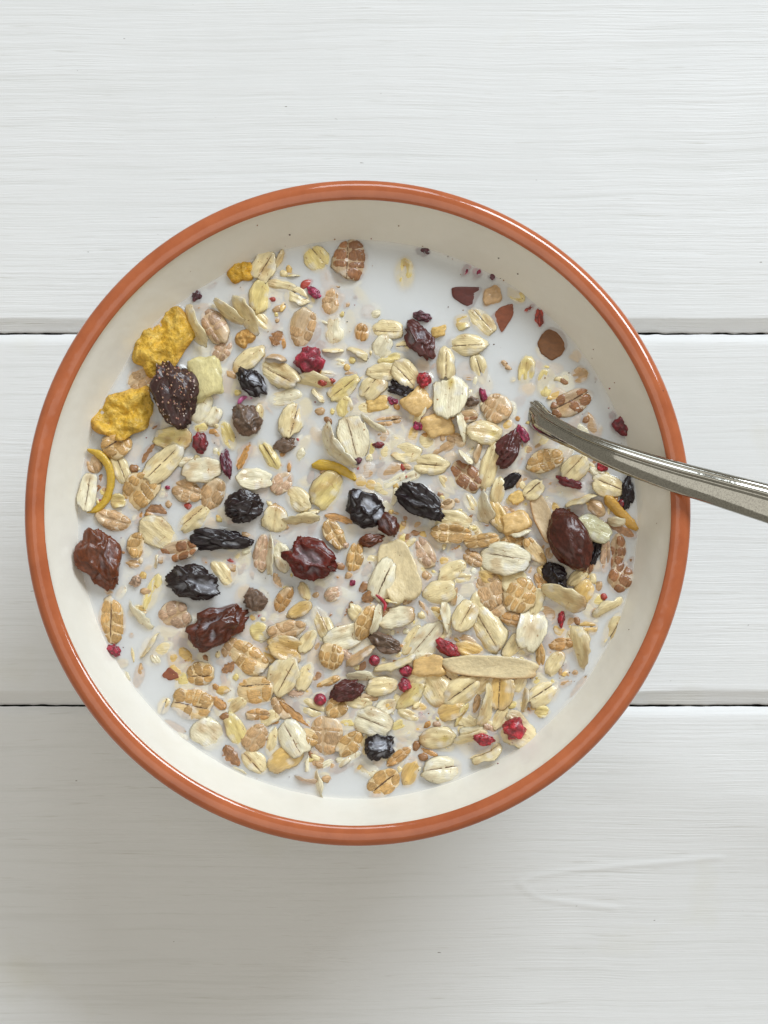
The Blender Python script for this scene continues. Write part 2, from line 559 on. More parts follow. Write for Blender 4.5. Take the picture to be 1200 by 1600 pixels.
ITEMS = """
# kind x y L W ang h opts
corn 377 421 44 40 10 0.9 c=orange
corn 378 448 34 26 0 -1.0 c=orange
oat 413 416 46 34 60 0.8 cr=2,v=split
raisin 437 386 26 17 25 -0.6 c=purple
oat 440 408 36 9 65 0.0
oat 457 429 28 11 0 -0.9 c=yellow
oat 440 446 42 18 -12 0.5
oat 408 461 50 36 75 0.9 c=yellow
oat 467 463 36 24 -25 0.4 cr=2
bran 330 446 20 9 20 -0.4 c=brown
berry 306 463 18 16 60 0.0 c=purple
oat 313 480 30 13 10 -0.2 c=tan
oat 305 510 60 15 -65 1.2
oat 358 490 54 12 -35 1.3
oat 384 492 64 18 -58 1.2 bend=3.0
oat 407 500 46 20 -42 0.5
wheat 335 508 58 34 -60 1.3 c=pink
bran 434 483 18 12 10 0.2 c=tan
corn 380 529 33 30 0 0.8 c=toast
bran 432 528 25 23 60 0.4 c=brown
wheat 472 513 56 42 70 0.6 c=tan
bran 425 468 9 12 80 0.2 c=red
wheat 347 547 40 28 60 0.5 c=pink
oat 388 562 56 26 36 0.7 tip=-1
oat 494 404 42 34 -50 0.2 cr=2,c=yellow
wheat 549 407 62 52 88 0.85 c=brown,cr=2,v=walnut
oat 632 428 50 30 90 -0.4 c=yellow
berry 490 457 27 14 -40 0.3 c=magenta
wheat 517 470 46 34 80 -0.1 c=tan
oat 523 513 52 38 85 -0.35 c=pale
bran 555 465 9 9 0 -0.6 c=brown
wheat 565 520 28 23 80 0.2 c=orange
oat 605 515 46 28 0 0.5 cr=1,v=split
oat 520 547 32 10 -5 0.1
oat 560 548 35 11 -22 0.2
oat 598 542 36 28 65 0.9 c=pale
oat 630 540 26 18 0 0.2 cr=2
berry 664 392 23 14 10 -0.4 c=purple
berry 729 420 26 12 65 -0.6 c=magenta
berry 747 427 25 14 50 -0.6 c=magenta
berry 769 433 14 13 0 -0.4 c=purple
skin 730 462 0 0 0 -0.25 c=dark,poly=704:448/757:447/737:484/706:465
fruit 768 462 32 29 20 -0.5 c=tan
oat 806 461 32 18 -40 -0.2 c=yellow
skin 785 493 0 0 0 -0.55 c=red,poly=802:473/803:493/784:522/775:508/766:493/783:478
oat 752 502 50 29 -47 0.3 cr=2
oat 723 503 26 22 20 0.2 c=yellow
oat 730 539 57 30 0 0.7 cr=1
fruit 686 518 23 17 10 0.3 c=gold
berry 660 495 28 15 -15 0.4 c=purple
raisin 655 531 64 38 -58 1.0 c=plum,film=.4,v=fold
bran 787 568 12 12 0 0.1 c=tan
berry 828 482 20 9 38 -0.3 c=red
berry 843 498 27 14 -85 -0.3 c=red
skin 862 537 0 0 0 -0.3 c=brown,poly=862:509/882:519/888:540/877:556/862:564/845:552/838:536/848:516
oat 822 580 44 24 80 0.22 c=yellow
oat 854 598 44 32 80 0.3 c=yellow
fruit 901 555 20 18 60 -0.7 c=gold
oat 905 587 28 24 20 -0.3 c=tan
bran 931 592 8 8 0 -0.6 c=brown
wheat 892 630 64 36 25 0.4 c=brown,cr=2
bran 915 657 16 14 0 -0.2 c=brown
berry 975 668 40 28 -45 -0.1 c=darkred
berry 958 649 14 16 0 -0.8 c=darkred
berry 983 690 18 18 0 -1.4 c=red
corn 252 533 124 80 58 1.7 c=yellow,v=big
corn 197 650 104 84 40 1.2 c=yellow,v=big
wheat 220 592 44 42 30 0.0 c=tan
fig 276 614 102 64 -72 2.8
fruit 322 590 66 56 -80 1.0 c=banana
raisin 395 597 52 36 -45 0.9 c=black,film=.95,v=fold
oat 436 583 62 36 -30 0.9 cr=2
oat 432 558 30 10 -5 0.7 c=tan
oat 443 622 54 30 10 -0.1 c=pale
oat 455 657 53 33 75 0.9 cr=2
peel 383 625 24 7 25 0.4 c=pink,pts=372:632/380:622/394:622
raisin 387 655 48 42 -60 1.1 c=grey,film=.2
oat 405 657 46 11 80 0.2
oat 355 680 46 25 -65 0.5 c=yellow
oat 312 638 48 30 65 1.0 c=pale
oat 313 667 26 22 0 0.1 c=yellow
oat 332 650 30 24 60 0.7 c=pale
berry 313 693 32 22 -80 0.6 c=darkred
bran 337 687 24 12 -60 0.2 c=tan
raisin 353 724 46 16 -80 0.6 c=purple,film=.4
bran 381 712 46 18 65 0.5 c=orange
raisin 445 696 38 24 10 0.0 c=grey
bran 442 710 14 10 60 0.1 c=orange
oat 420 713 58 26 -60 0.4 cr=1,c=yellow
bran 465 687 6 6 0 0.3 c=red
berry 483 563 43 42 0 1.1 c=raspberry
oat 530 567 28 14 0 -0.4 c=pale
oat 490 600 58 22 -8 0.5 tip=1
berry 504 597 15 12 -40 1.2 c=red
berry 518 595 11 8 0 1.0 c=red
oat 537 607 53 26 38 0.5 cr=1,c=yellow
bran 549 583 20 10 0 0.4 c=tan
oat 512 584 26 11 -5 0.1 c=pale
oat 598 581 46 23 0 0.8
oat 583 604 44 32 50 0.7 cr=2
oat 613 563 42 23 8 0.5 c=yellow
oat 634 585 48 34 -45 1.1 cr=2
raisin 627 610 44 26 -25 -0.2 c=black
berry 614 627 18 12 -30 -0.1 c=magenta
fruit 588 630 38 24 10 -0.4 c=gold
oat 538 636 32 27 90 0.0 c=yellow
wheat 607 657 46 20 5 0.1 c=tan,cr=2
bran 500 643 18 14 0 -0.1 c=tan
bran 512 657 17 12 -50 0.3 c=brown
oat 498 618 26 9 -50 0.2
oat 553 684 63 41 -72 1.5 cr=1,v=split,c=pale
oat 526 702 74 24 -52 1.1 bend=-3.0,c=pale
oat 583 668 46 10 -38 0.3 c=pale
berry 559 720 13 11 20 0.4 c=purple
bran 558 731 10 10 0 0.1 c=red
berry 591 695 17 10 0 0.2 c=darkred
oat 634 708 46 29 -5 0.5 tip=-1
bran 592 728 21 8 25 0.3 c=brown
peel 522 733 80 17 -12 0.2 c=yellow,pts=487:728/505:727/525:731/545:742/556:750
oat 578 700 26 15 80 0.1 c=yellow
berry 663 594 25 22 30 1.4 c=bright
oat 696 568 48 28 88 0.9 cr=2
oat 750 578 48 22 -72 0.4 cr=2
oat 735 590 22 10 0 0.1 c=tan
oat 703 620 62 50 85 1.4 c=pale,v=heart
fruit 652 628 42 38 40 0.6 c=peach
berry 655 662 19 18 60 0.1 c=magenta
fruit 682 665 46 42 20 -0.1 c=peach
raisin 738 628 22 17 0 0.3 c=grey
berry 755 618 23 11 -70 0.6 c=magenta
wheat 777 638 44 42 60 0.4 c=tan,v=net
wheat 730 650 32 18 5 0.9 c=brown
oat 723 667 46 13 -80 1.0 c=pale
wheat 712 687 32 22 -20 0.6 c=tan
oat 757 675 53 36 -8 1.3 v=spot
raisin 795 700 58 35 68 0.9 c=plum
berry 816 677 28 15 -60 0.6 c=magenta
oat 670 726 54 31 -3 0.9 cr=2
wheat 730 742 54 42 -40 0.7 c=brown
oat 727 715 28 9 -48 1.6 c=pale
oat 748 707 32 9 78 0.8 c=tan
oat 767 728 70 32 75 0.8 v=ribbed
raisin 658 783 82 42 -38 1.4 c=black
oat 697 757 38 20 -50 0.3
bran 686 773 17 10 -10 0.2 c=brown
bran 713 784 15 12 0 0.1 c=tan
oat 735 786 36 20 -62 0.5
oat 756 792 50 20 -75 0.7 c=pale
oat 775 803 56 26 -65 0.9 c=gold
fruit 805 815 46 36 20 0.9 c=peach
oat 813 832 32 10 8 1.2 c=pale
raisin 797 752 36 18 35 -0.1 c=black
oat 703 813 62 28 -6 1.0
wheat 705 834 60 28 -5 1.5 c=gold
wheat 753 845 52 20 10 1.5 c=gold
oat 788 873 70 46 -8 1.9 cr=1,v=split,c=pale
bran 712 857 19 12 30 0.4 c=orange
wheat 663 862 48 30 -60 0.6 c=pink
fruit 624 892 98 58 -72 1.0 c=apple
oat 598 905 62 34 68 1.7 cr=2,c=pale
oat 740 880 28 15 -55 0.1 c=yellow
oat 725 902 38 22 5 0.3 cr=1
wheat 763 918 62 44 -65 0.8 c=tan,v=net
oat 807 910 46 42 -40 1.0
wheat 813 930 54 45 60 1.9 c=gold,v=net
wheat 800 967 34 23 -15 1.0 c=orange,v=net
bran 789 989 19 14 20 0.3 c=orange
oat 687 925 47 38 20 1.2
oat 712 932 26 10 85 0.5 c=tan
oat 698 965 46 14 -85 0.8 c=pale
bran 668 958 46 14 -60 0.3 c=tan
bran 660 912 30 12 -80 0.3 c=tan
oat 727 962 49 34 60 1.6 cr=1
oat 760 981 72 44 -58 1.1 cr=2
oat 723 1003 42 22 -10 0.1 c=tan
oat 665 1003 66 42 50 0.5 cr=2,c=pale
berry 702 1014 39 21 -35 1.3 c=bright
fruit 670 1042 52 34 10 0.8 c=peach
almond 767 1042 154 35 -3 2.0
oat 679 1076 54 42 -60 0.9 tip=1
oat 722 1080 64 39 38 1.2 cr=2
oat 783 1082 52 37 85 1.0 cr=2,c=gold
oat 830 983 63 42 75 1.1 c=pale,v=cup
wheat 852 720 56 32 20 1.3 c=gold
bran 862 756 40 15 -5 0.2 c=tan
oat 898 732 46 32 50 1.8 cr=1
berry 888 753 36 15 -20 0.9 c=darkred
berry 941 730 17 13 -40 0.6 c=bright
oat 934 738 26 14 -30 0.8 c=pale
oat 950 759 47 31 -18 1.7 cr=2
raisin 979 766 56 24 85 -0.2 c=black
berry 972 786 15 14 0 0.2 c=darkred
peel 968 802 76 18 -48 0.6 c=orange,pts=945:776/958:789/975:808/996:828
oat 906 780 46 10 22 0.7
oat 930 794 36 26 -45 0.7 c=tan
bran 1009 808 54 18 88 0.7 c=brown
raisin 892 846 98 62 -62 2.4 c=brownred,v=smooth
oat 929 826 49 34 -25 3.4 c=green
raisin 928 864 40 22 80 0.0 c=black
bran 972 828 58 16 -25 0.4 c=brown
oat 963 817 26 10 -10 0.9 c=pale
almond 850 810 80 30 -68 1.3 c=pink
oat 834 766 32 24 40 1.6 cr=2
fruit 807 778 23 20 30 0.4 c=gold
wheat 836 862 48 22 -52 1.2 c=gold
oat 854 860 34 26 70 0.3 c=tan
raisin 868 902 46 32 -48 1.0 c=black
wheat 964 866 56 28 85 0.4 c=brown
wheat 970 902 50 36 65 0.5 c=brown
wheat 946 868 54 15 88 0.8 c=pink
bran 986 876 14 10 60 0.3 c=brown
oat 878 937 66 25 -25 1.5 tip=1
oat 913 925 38 31 60 0.9 c=gold
wheat 847 913 36 16 -60 0.9 c=orange
berry 877 967 26 12 88 0.2 c=bright
oat 951 952 48 17 28 0.3
oat 959 986 61 29 58 0.5 cr=2
oat 919 980 28 24 0 0.1 cr=2,c=gold
wheat 876 1006 40 19 5 0.8 c=orange
oat 903 1013 62 21 -78 0.7 bend=3.0
wheat 845 1030 50 14 -85 0.8 c=gold
oat 867 1035 40 22 58 0.7 tip=1
bran 898 1052 13 11 0 -0.1 c=tan
bran 905 1075 45 14 55 0.4 c=tan
oat 850 1082 58 34 35 0.8 cr=2
bran 883 1067 22 13 20 0.4 c=tan
oat 846 1112 24 18 0 0.0 c=yellow
oat 818 1093 38 14 80 0.2
oat 760 1102 60 23 80 1.1
bran 743 1108 46 12 75 0.6 c=tan
bran 767 1138 24 14 -30 0.8 c=pink
oat 807 1142 52 44 -30 0.5
oat 806 1120 27 18 -20 1.0 cr=1,c=pale
berry 804 1138 35 31 -20 2.0 c=bright
oat 735 1156 52 19 15 0.5
oat 738 1146 38 13 12 0.2 c=pale
oat 758 1177 50 19 28 0.5 cr=2
berry 757 1156 29 16 -10 1.6 c=bright
oat 682 1153 50 31 5 1.2 v=spot,tip=-1
oat 693 1202 62 38 6 1.1 cr=2,v=split,c=pale
wheat 599 1223 52 36 35 0.6 c=gold,cr=2
wheat 623 1182 42 16 38 0.5 c=orange
oat 643 1205 47 28 62 0.5 c=gold
raisin 595 1166 48 42 20 0.5 c=black,film=.6
oat 580 1128 58 42 -20 1.4 cr=2,c=pale
oat 572 1200 50 25 -35 0.1 c=pale
oat 628 1140 32 30 30 0.1 c=yellow
bran 657 1122 20 18 0 0.2 c=orange
bran 687 1117 27 11 28 0.4 c=brown
bran 668 1133 15 11 60 0.3 c=orange
bran 683 1132 14 12 0 0.4 c=pink
bran 651 1165 18 13 70 0.4 c=brown
bran 671 1175 28 12 -25 0.5 c=orange
bran 661 1183 18 13 -20 0.4 c=brown
oat 673 1107 20 10 80 0.1
oat 640 1087 52 27 45 0.7 c=yellow
berry 632 1070 21 18 -70 0.9 c=raspberry
oat 597 1072 48 25 8 1.1
wheat 577 1090 28 18 10 0.5 c=tan
oat 722 1118 36 11 65 0.1 c=yellow
wheat 522 927 30 22 30 0.6 c=pink
bran 493 930 13 11 0 0.2 c=tan
berry 551 911 10 9 0 0.2 c=magenta
berry 540 852 10 9 0 0.3 c=pink
bran 527 902 9 8 0 0.1 c=orange
oat 503 973 56 28 -62 0.9 cr=2
oat 540 995 62 34 20 1.1 c=pale
wheat 572 973 52 28 68 2.2 c=gold
oat 588 968 42 9 75 2.0 c=pale
bran 577 932 26 16 40 1.0 c=brown
peel 596 941 34 5 -55 1.6 c=red,pts=587:929/596:936/602:945/600:955
oat 618 965 54 32 8 1.6 c=pale,tip=1
bran 545 952 26 12 60 0.4 c=brown
raisin 603 1005 52 30 -25 0.7 c=grey
wheat 518 1025 40 36 80 1.3 c=gold,v=net
oat 563 1023 48 16 35 0.7 c=tan
bran 543 1025 28 14 -50 1.0 c=pink
berry 585 1032 16 16 0 0.6 c=raspberry
berry 634 1048 19 18 0 0.9 c=raspberry
berry 500 1093 18 18 0 0.9 c=raspberry
oat 617 1035 62 15 18 0.5
oat 563 1057 38 11 0 0.9 c=pale
raisin 542 1080 56 32 15 1.2 c=plum
wheat 512 1066 42 14 25 0.7 c=gold
oat 615 938 26 10 0 0.9 c=yellow
raisin 340 980 94 58 25 1.9 c=amber,film=.5,v=fold
raisin 398 937 34 34 0 0.8 c=grey
wheat 443 938 44 24 60 0.8 c=orange
oat 468 953 38 20 30 1.0 c=gold
oat 477 926 30 17 -70 0.7
bran 433 908 26 14 -60 0.4 c=tan
bran 405 962 9 6 30 0.2 c=red
oat 450 1014 64 36 -12 1.0 c=gold,v=cup
wheat 448 984 58 26 12 2.0 c=tan
oat 405 987 32 28 0 0.2 c=yellow
wheat 388 1027 62 46 -30 0.8 c=gold
bran 358 1043 26 17 40 0.4 c=brown
wheat 398 1077 52 46 0 0.8 c=gold,cr=2
oat 443 1058 58 44 58 1.5 cr=2,v=split
oat 477 1057 46 22 65 0.6
wheat 313 1053 40 36 5 0.5 c=gold,cr=2
bran 350 1062 24 10 -75 0.2 c=orange
bran 337 1073 11 10 0 0.3 c=orange
wheat 174 972 66 42 92 0.4 c=gold,cr=2
berry 177 1016 23 18 -20 0.7 c=raspberry
berry 212 908 18 15 0 0.3 c=pink
oat 238 926 54 23 68 0.2 c=yellow
oat 223 953 15 14 0 0.1 c=gold
oat 189 926 24 14 60 0.1 c=pale
oat 217 965 52 15 -50 0.5 c=pale
oat 230 1007 48 14 55 0.0
wheat 272 964 48 46 20 0.6 c=pink
bran 275 1000 32 12 70 0.2 c=tan
oat 243 1030 21 12 -55 0.2 c=pale
skin 267 1053 0 0 0 0.2 c=red,poly=250:1057/264:1041/279:1052/280:1060/264:1064
bran 285 1034 24 12 20 -0.1 c=orange
bran 217 1057 42 16 75 0.2 c=tan
oat 190 1037 20 15 10 -0.2 c=yellow
oat 197 1058 22 9 -60 -0.3 c=pale
raisin 154 873 82 58 -68 1.8 c=amber2,film=.25
wheat 182 695 46 40 30 1.3 c=gold,cr=2
peel 155 750 100 13 -70 0.9 c=yellow,pts=137:703/156:711/170:730/173:755/166:778/152:794/135:799
wheat 143 725 34 28 -60 0.3 c=tan
oat 137 770 56 25 80 1.5 cr=1,c=pale
bran 153 762 42 15 70 0.5 c=brown
oat 188 733 50 27 -70 0.6 cr=2
wheat 217 768 60 46 50 1.2 c=gold,cr=1
oat 185 783 26 20 0 0.5 c=yellow,v=cup
wheat 177 812 54 32 -20 0.5 c=tan
bran 210 732 17 14 -50 0.4 c=brown
oat 255 725 68 35 45 1.6 cr=2
oat 270 686 54 33 -5 0.9 c=yellow,tip=1
bran 232 707 38 16 55 0.5 c=brown
oat 293 720 28 14 12 0.7 c=pale
oat 253 770 17 15 0 0.1 c=yellow
berry 262 762 7 6 0 0.3 c=magenta
bran 245 797 33 18 -8 0.6 c=brown
bran 218 810 22 17 60 0.2 c=orange
oat 247 833 62 38 -38 1.0
wheat 215 852 38 30 80 0.7 c=gold
wheat 277 862 62 28 14 0.7 c=brown
wheat 292 767 46 34 -20 0.5 c=tan
wheat 332 772 48 36 60 0.6 c=tan
oat 315 735 58 35 12 1.3 c=pale
oat 305 810 60 32 40 0.5 cr=2
oat 207 880 26 17 -10 0.1 c=tan
oat 242 877 21 8 80 0.1 c=pale
raisin 347 843 86 36 -3 1.0 c=black,film=.75
raisin 383 793 56 46 10 1.1 c=dark,film=.45,v=spiky
raisin 306 913 78 54 -12 1.3 c=dark,film=.45
oat 398 749 53 34 -2 0.9 c=pale
wheat 440 754 40 30 50 0.6 c=pink
oat 465 780 44 32 -35 0.8 tip=-1
oat 430 810 38 36 80 0.9 cr=1,tip=1
oat 469 814 54 17 5 0.5
oat 484 800 32 13 10 0.1
wheat 410 863 54 26 80 0.7 c=pink
oat 424 867 60 10 88 1.1 c=pale
oat 441 871 44 24 -75 0.9 c=pale
oat 347 895 46 26 -55 0.4
bran 362 878 17 8 -40 0.1 c=red
bran 378 888 20 14 60 0.1 c=tan
raisin 487 875 80 66 -30 2.0 c=ruby,film=.25,v=fold
oat 511 766 58 44 50 1.0 c=yellow
bran 486 745 21 12 75 0.3 c=brown
raisin 572 795 62 52 -30 1.2 c=black,film=.9,v=fold
raisin 606 819 40 28 -60 0.9 c=amber,film=.2
raisin 581 845 36 21 15 0.6 c=amber2
bran 532 810 48 13 -12 0.6 c=orange
wheat 522 836 48 28 -60 0.6 c=gold
wheat 555 872 48 25 82 0.7 c=gold
bran 574 890 24 15 60 0.2 c=tan
oat 615 752 42 20 30 -0.1 c=pale
oat 615 775 28 10 80 -0.1 c=pale
bran 639 823 19 9 62 0.3 c=brown
wheat 301 1097 60 50 -8 0.7 c=gold,cr=2
bran 338 1097 36 19 -38 0.5 c=orange
oat 256 1103 26 17 70 0.1 cr=2
bran 273 1135 38 12 -28 0.4 c=tan
oat 283 1152 24 14 -20 -0.2 c=pale
oat 327 1148 52 42 -40 0.6 c=pale
bran 352 1120 17 15 40 0.4 c=brown
oat 370 1144 60 26 -65 0.6 c=yellow
wheat 400 1150 48 38 50 0.9 c=tan
wheat 403 1117 36 20 -5 0.5 c=orange
bran 364 1180 38 27 -55 0.8 c=brown
oat 397 1188 48 29 -45 0.7 cr=2
oat 373 1206 26 9 -25 -0.2 c=pale
oat 458 1153 57 37 -58 1.6 cr=2,c=pale
oat 425 1160 44 20 75 0.4
oat 445 1183 55 36 30 1.0 c=gold
bran 429 1127 18 11 -10 0.2 c=orange
bran 460 1118 62 14 -40 0.7 c=orange
oat 483 1105 48 25 -22 0.9 cr=2
bran 462 1083 26 12 0 0.7 c=pink
wheat 509 1147 62 48 88 0.8 c=tan,cr=1,v=walnut
wheat 547 1162 46 32 50 0.8 c=gold
oat 543 1133 32 19 10 0.1 c=yellow
oat 497 1226 42 14 -75 0.3 c=pale
oat 478 1222 38 15 -20 -0.5 c=pink
oat 482 1193 26 7 85 0.1 c=pale
oat 537 1190 24 7 40 0.3 c=pale
oat 512 1193 26 12 30 -0.3 c=pale
bran 597 1100 10 7 80 0.0 c=brown
oat 655 645 34 14 70 0.5
wheat 700 652 26 17 30 0.5 c=tan
oat 692 702 42 18 35 0.5 c=tan
oat 640 747 38 17 30 0.4 c=pale
oat 778 768 46 20 80 0.5
wheat 800 848 42 24 20 0.7 c=gold
wheat 738 872 36 22 -30 0.6 c=tan
oat 745 942 42 22 70 0.6
oat 706 893 46 28 30 0.6
oat 852 898 38 20 -60 0.5 c=gold
wheat 781 948 38 28 40 0.7 c=tan
oat 836 940 42 24 80 0.6
oat 690 986 46 20 60 0.6
oat 736 1016 48 24 -20 0.6 c=gold
oat 801 1010 42 22 60 0.6
oat 650 1062 38 24 40 0.6
oat 702 1058 42 26 -40 0.5 cr=2
oat 752 1072 46 24 50 0.6
oat 812 1066 36 20 70 0.5
oat 702 1112 46 26 20 0.6 c=gold
oat 736 1131 40 22 -30 0.5
oat 782 1121 38 20 60 0.5
oat 640 1116 36 20 -20 0.5
oat 602 1106 38 22 30 0.5 c=pale
oat 560 1096 42 22 -10 0.5
wheat 531 1101 46 30 40 0.6 c=gold
oat 574 1162 36 20 70 0.5
oat 545 1182 38 20 20 0.4 c=pale
wheat 480 1152 36 26 -20 0.6 c=gold
oat 421 1122 38 20 30 0.6
wheat 440 1106 38 24 -50 0.6 c=tan
oat 371 1102 36 20 40 0.5
wheat 360 1011 38 26 60 0.5 c=tan
oat 421 1022 36 22 -30 0.5 c=gold
oat 480 1002 38 22 60 0.6
oat 560 962 38 22 -50 0.6
wheat 600 962 36 24 20 0.7 c=brown
oat 642 1001 46 22 60 0.5
oat 903 902 36 20 40 0.6
oat 884 1002 38 20 70 0.5 c=pale
wheat 920 872 46 24 80 0.6 c=brown
oat 770 905 46 24 -20 0.5 c=gold
oat 655 1030 46 20 15 0.6 c=pale
wheat 640 925 38 24 70 0.5 c=tan
oat 735 825 44 20 -40 0.6
wheat 690 795 40 22 30 0.5 c=tan
"""

# ------------------------------------------------------------------ muesli
COL = {
    'oat': (0.84, 0.69, 0.38), 'pale': (0.90, 0.82, 0.59), 'yellow': (0.80, 0.64, 0.25), 'tan': (0.58, 0.37, 0.19), 'gold': (0.74, 0.49, 0.16),
    'green': (0.66, 0.63, 0.38), 'brown': (0.36, 0.17, 0.065), 'orange': (0.56, 0.28, 0.08), 'pink': (0.60, 0.40, 0.27), 'red': (0.42, 0.05, 0.03),
    'purple': (0.11, 0.018, 0.035), 'magenta': (0.36, 0.018, 0.08), 'darkred': (0.22, 0.012, 0.022), 'bright': (0.46, 0.02, 0.035), 'raspberry': (0.40, 0.022, 0.055),
    'toast': (0.62, 0.34, 0.10), 'dark': (0.018, 0.009, 0.010), 'black': (0.013, 0.0065, 0.009), 'plum': (0.085, 0.022, 0.020), 'grey': (0.16, 0.105, 0.075),
    'brownred': (0.065, 0.014, 0.008), 'ruby': (0.10, 0.009, 0.005), 'amber': (0.085, 0.020, 0.009), 'amber2': (0.125, 0.034, 0.012), 'banana': (0.76, 0.67, 0.33), 'peach': (0.76, 0.50, 0.20), 'apple': (0.78, 0.64, 0.38),
}
DARKCREASE = np.array((0.13, 0.06, 0.022))


def flake_fn(a, b, seed, o):
    """returns outline(theta), height(x,y) for the upper face of a rolled flake (metres)"""
    rs = np.random.RandomState(seed)
    pt = rs.uniform(0.02, 0.30)
    asym = rs.uniform(-0.16, 0.16)
    ph = rs.uniform(0, 6.28, 6)
    am = rs.uniform(0.0, 0.05, 6) * np.array((1, .9, .8, .8, .7, .6))
    bites = [(rs.uniform(0, 6.28), rs.uniform(.06, .16), rs.uniform(.08, .2)) for _ in range(rs.choice([0, 1, 2, 3]))]
    v = o.get('v', '')
    ex = rs.uniform(2.0, 2.9)
    if v == 'net':
        pt, ex = 0.02, 2.2
    if v == 'heart':
        pt = 0.05

    def outline(t):
        c, s = np.cos(t), np.sin(t)
        r = 1.0 / (np.abs(c) ** ex + np.abs(s) ** ex) ** (1 / ex)
        x = c * r
        y = s * r * (1 - pt * np.abs(c) ** 2.5) * (1 + asym * c)
        k = 1 + sum(am[i] * np.sin((i + 2) * t + ph[i]) for i in range(6))
        for bt, bd_, bw in bites:
            k = k * (1 - bd_ * np.exp(-(((t - bt + math.pi) % (2 * math.pi) - math.pi) / bw) ** 2))
        if v == 'heart':
            k = k * (1 - 0.30 * np.exp(-(((t - 0.35 + math.pi) % (2 * math.pi) - math.pi) / 0.30) ** 2))
        if v in ('cup', 'split') or o.get('cr', 0) == 2:
            k = k * (1 - 0.10 * np.exp(-((t - math.pi) / 0.16) ** 2))
        return x * a * k, y * b * k
    th = rs.uniform(0.00036, 0.00062) * min(1.0, (b / 0.0026)) ** 0.7
    curl = rs.uniform(-0.22, 0.26) * b
    if v == 'cup':
        curl = 0.55 * b
    bendx = rs.uniform(-0.12, 0.12) * a
    tw = rs.uniform(-0.25, 0.25)
    crease_amt = {0: 0.05, 1: 0.30, 2: 0.42}[o.get('cr', 0)] * rs.uniform(0.8, 1.1)
    off = rs.uniform(-0.26, 0.26)
    wob = rs.uniform(-0.06, 0.06)
    rib = rs.uniform(0.00004, 0.00012)
    nseed = seed % 97

    droop = rs.uniform(0.0002, 0.0013) * min(1.0, b / 0.0022) * o.get('dr', 1.0)
    crum = rs.uniform(0.0004, 0.0015) * min(1.0, b / 0.0024)

    def cy(x):   # crease line (fraction of b)
        u = x / a
        return off + wob * np.sin(u * 2.2)

    def hgt(x, y):
        x = np.asarray(x, float)
        y = np.asarray(y, float)
        u, w = x / a, y / b
        r2 = np.clip(u * u + w * w, 0, 1.3)
        dome = th * np.sqrt(np.clip(1.02 - r2 ** 1.5, 0, None))
        d = w - cy(x)
        gro = -crease_amt * th * 0.95 * np.exp(-(d / 0.07) ** 2) * np.clip(1.15 - np.abs(u) ** 4, 0, 1)
        lobes = th * 0.35 * np.exp(-((np.abs(d) - 0.42) / 0.3) ** 2) * (.8 if crease_amt > .25 else .2) * np.clip(1 - r2, 0, 1)
        z = dome + gro + lobes + curl * w * w + bendx * u * u + tw * b * u * w
        if v == 'ribbed':
            z = z + 0.00022 * np.sin(w * 11)
        z = z - droop * np.clip(r2 - 0.45, 0, 1) ** 1.6
        z = z + rib * np.sin(w * 9 + ph[0] + u) * np.clip(1 - r2, 0, 1)
        n = fbm(np.stack([x.ravel() * 700, y.ravel() * 1100, np.full(x.size, nseed)], 1), nseed, 2).reshape(x.shape)
        n2 = fbm(np.stack([x.ravel() * 260, y.ravel() * 330, np.full(x.size, nseed + 7)], 1), nseed + 3, 2).reshape(x.shape)
        z = z + (n - 0.5) * 0.00050 + (n2 - 0.5) * crum
        return z
    return outline, hgt, cy, th


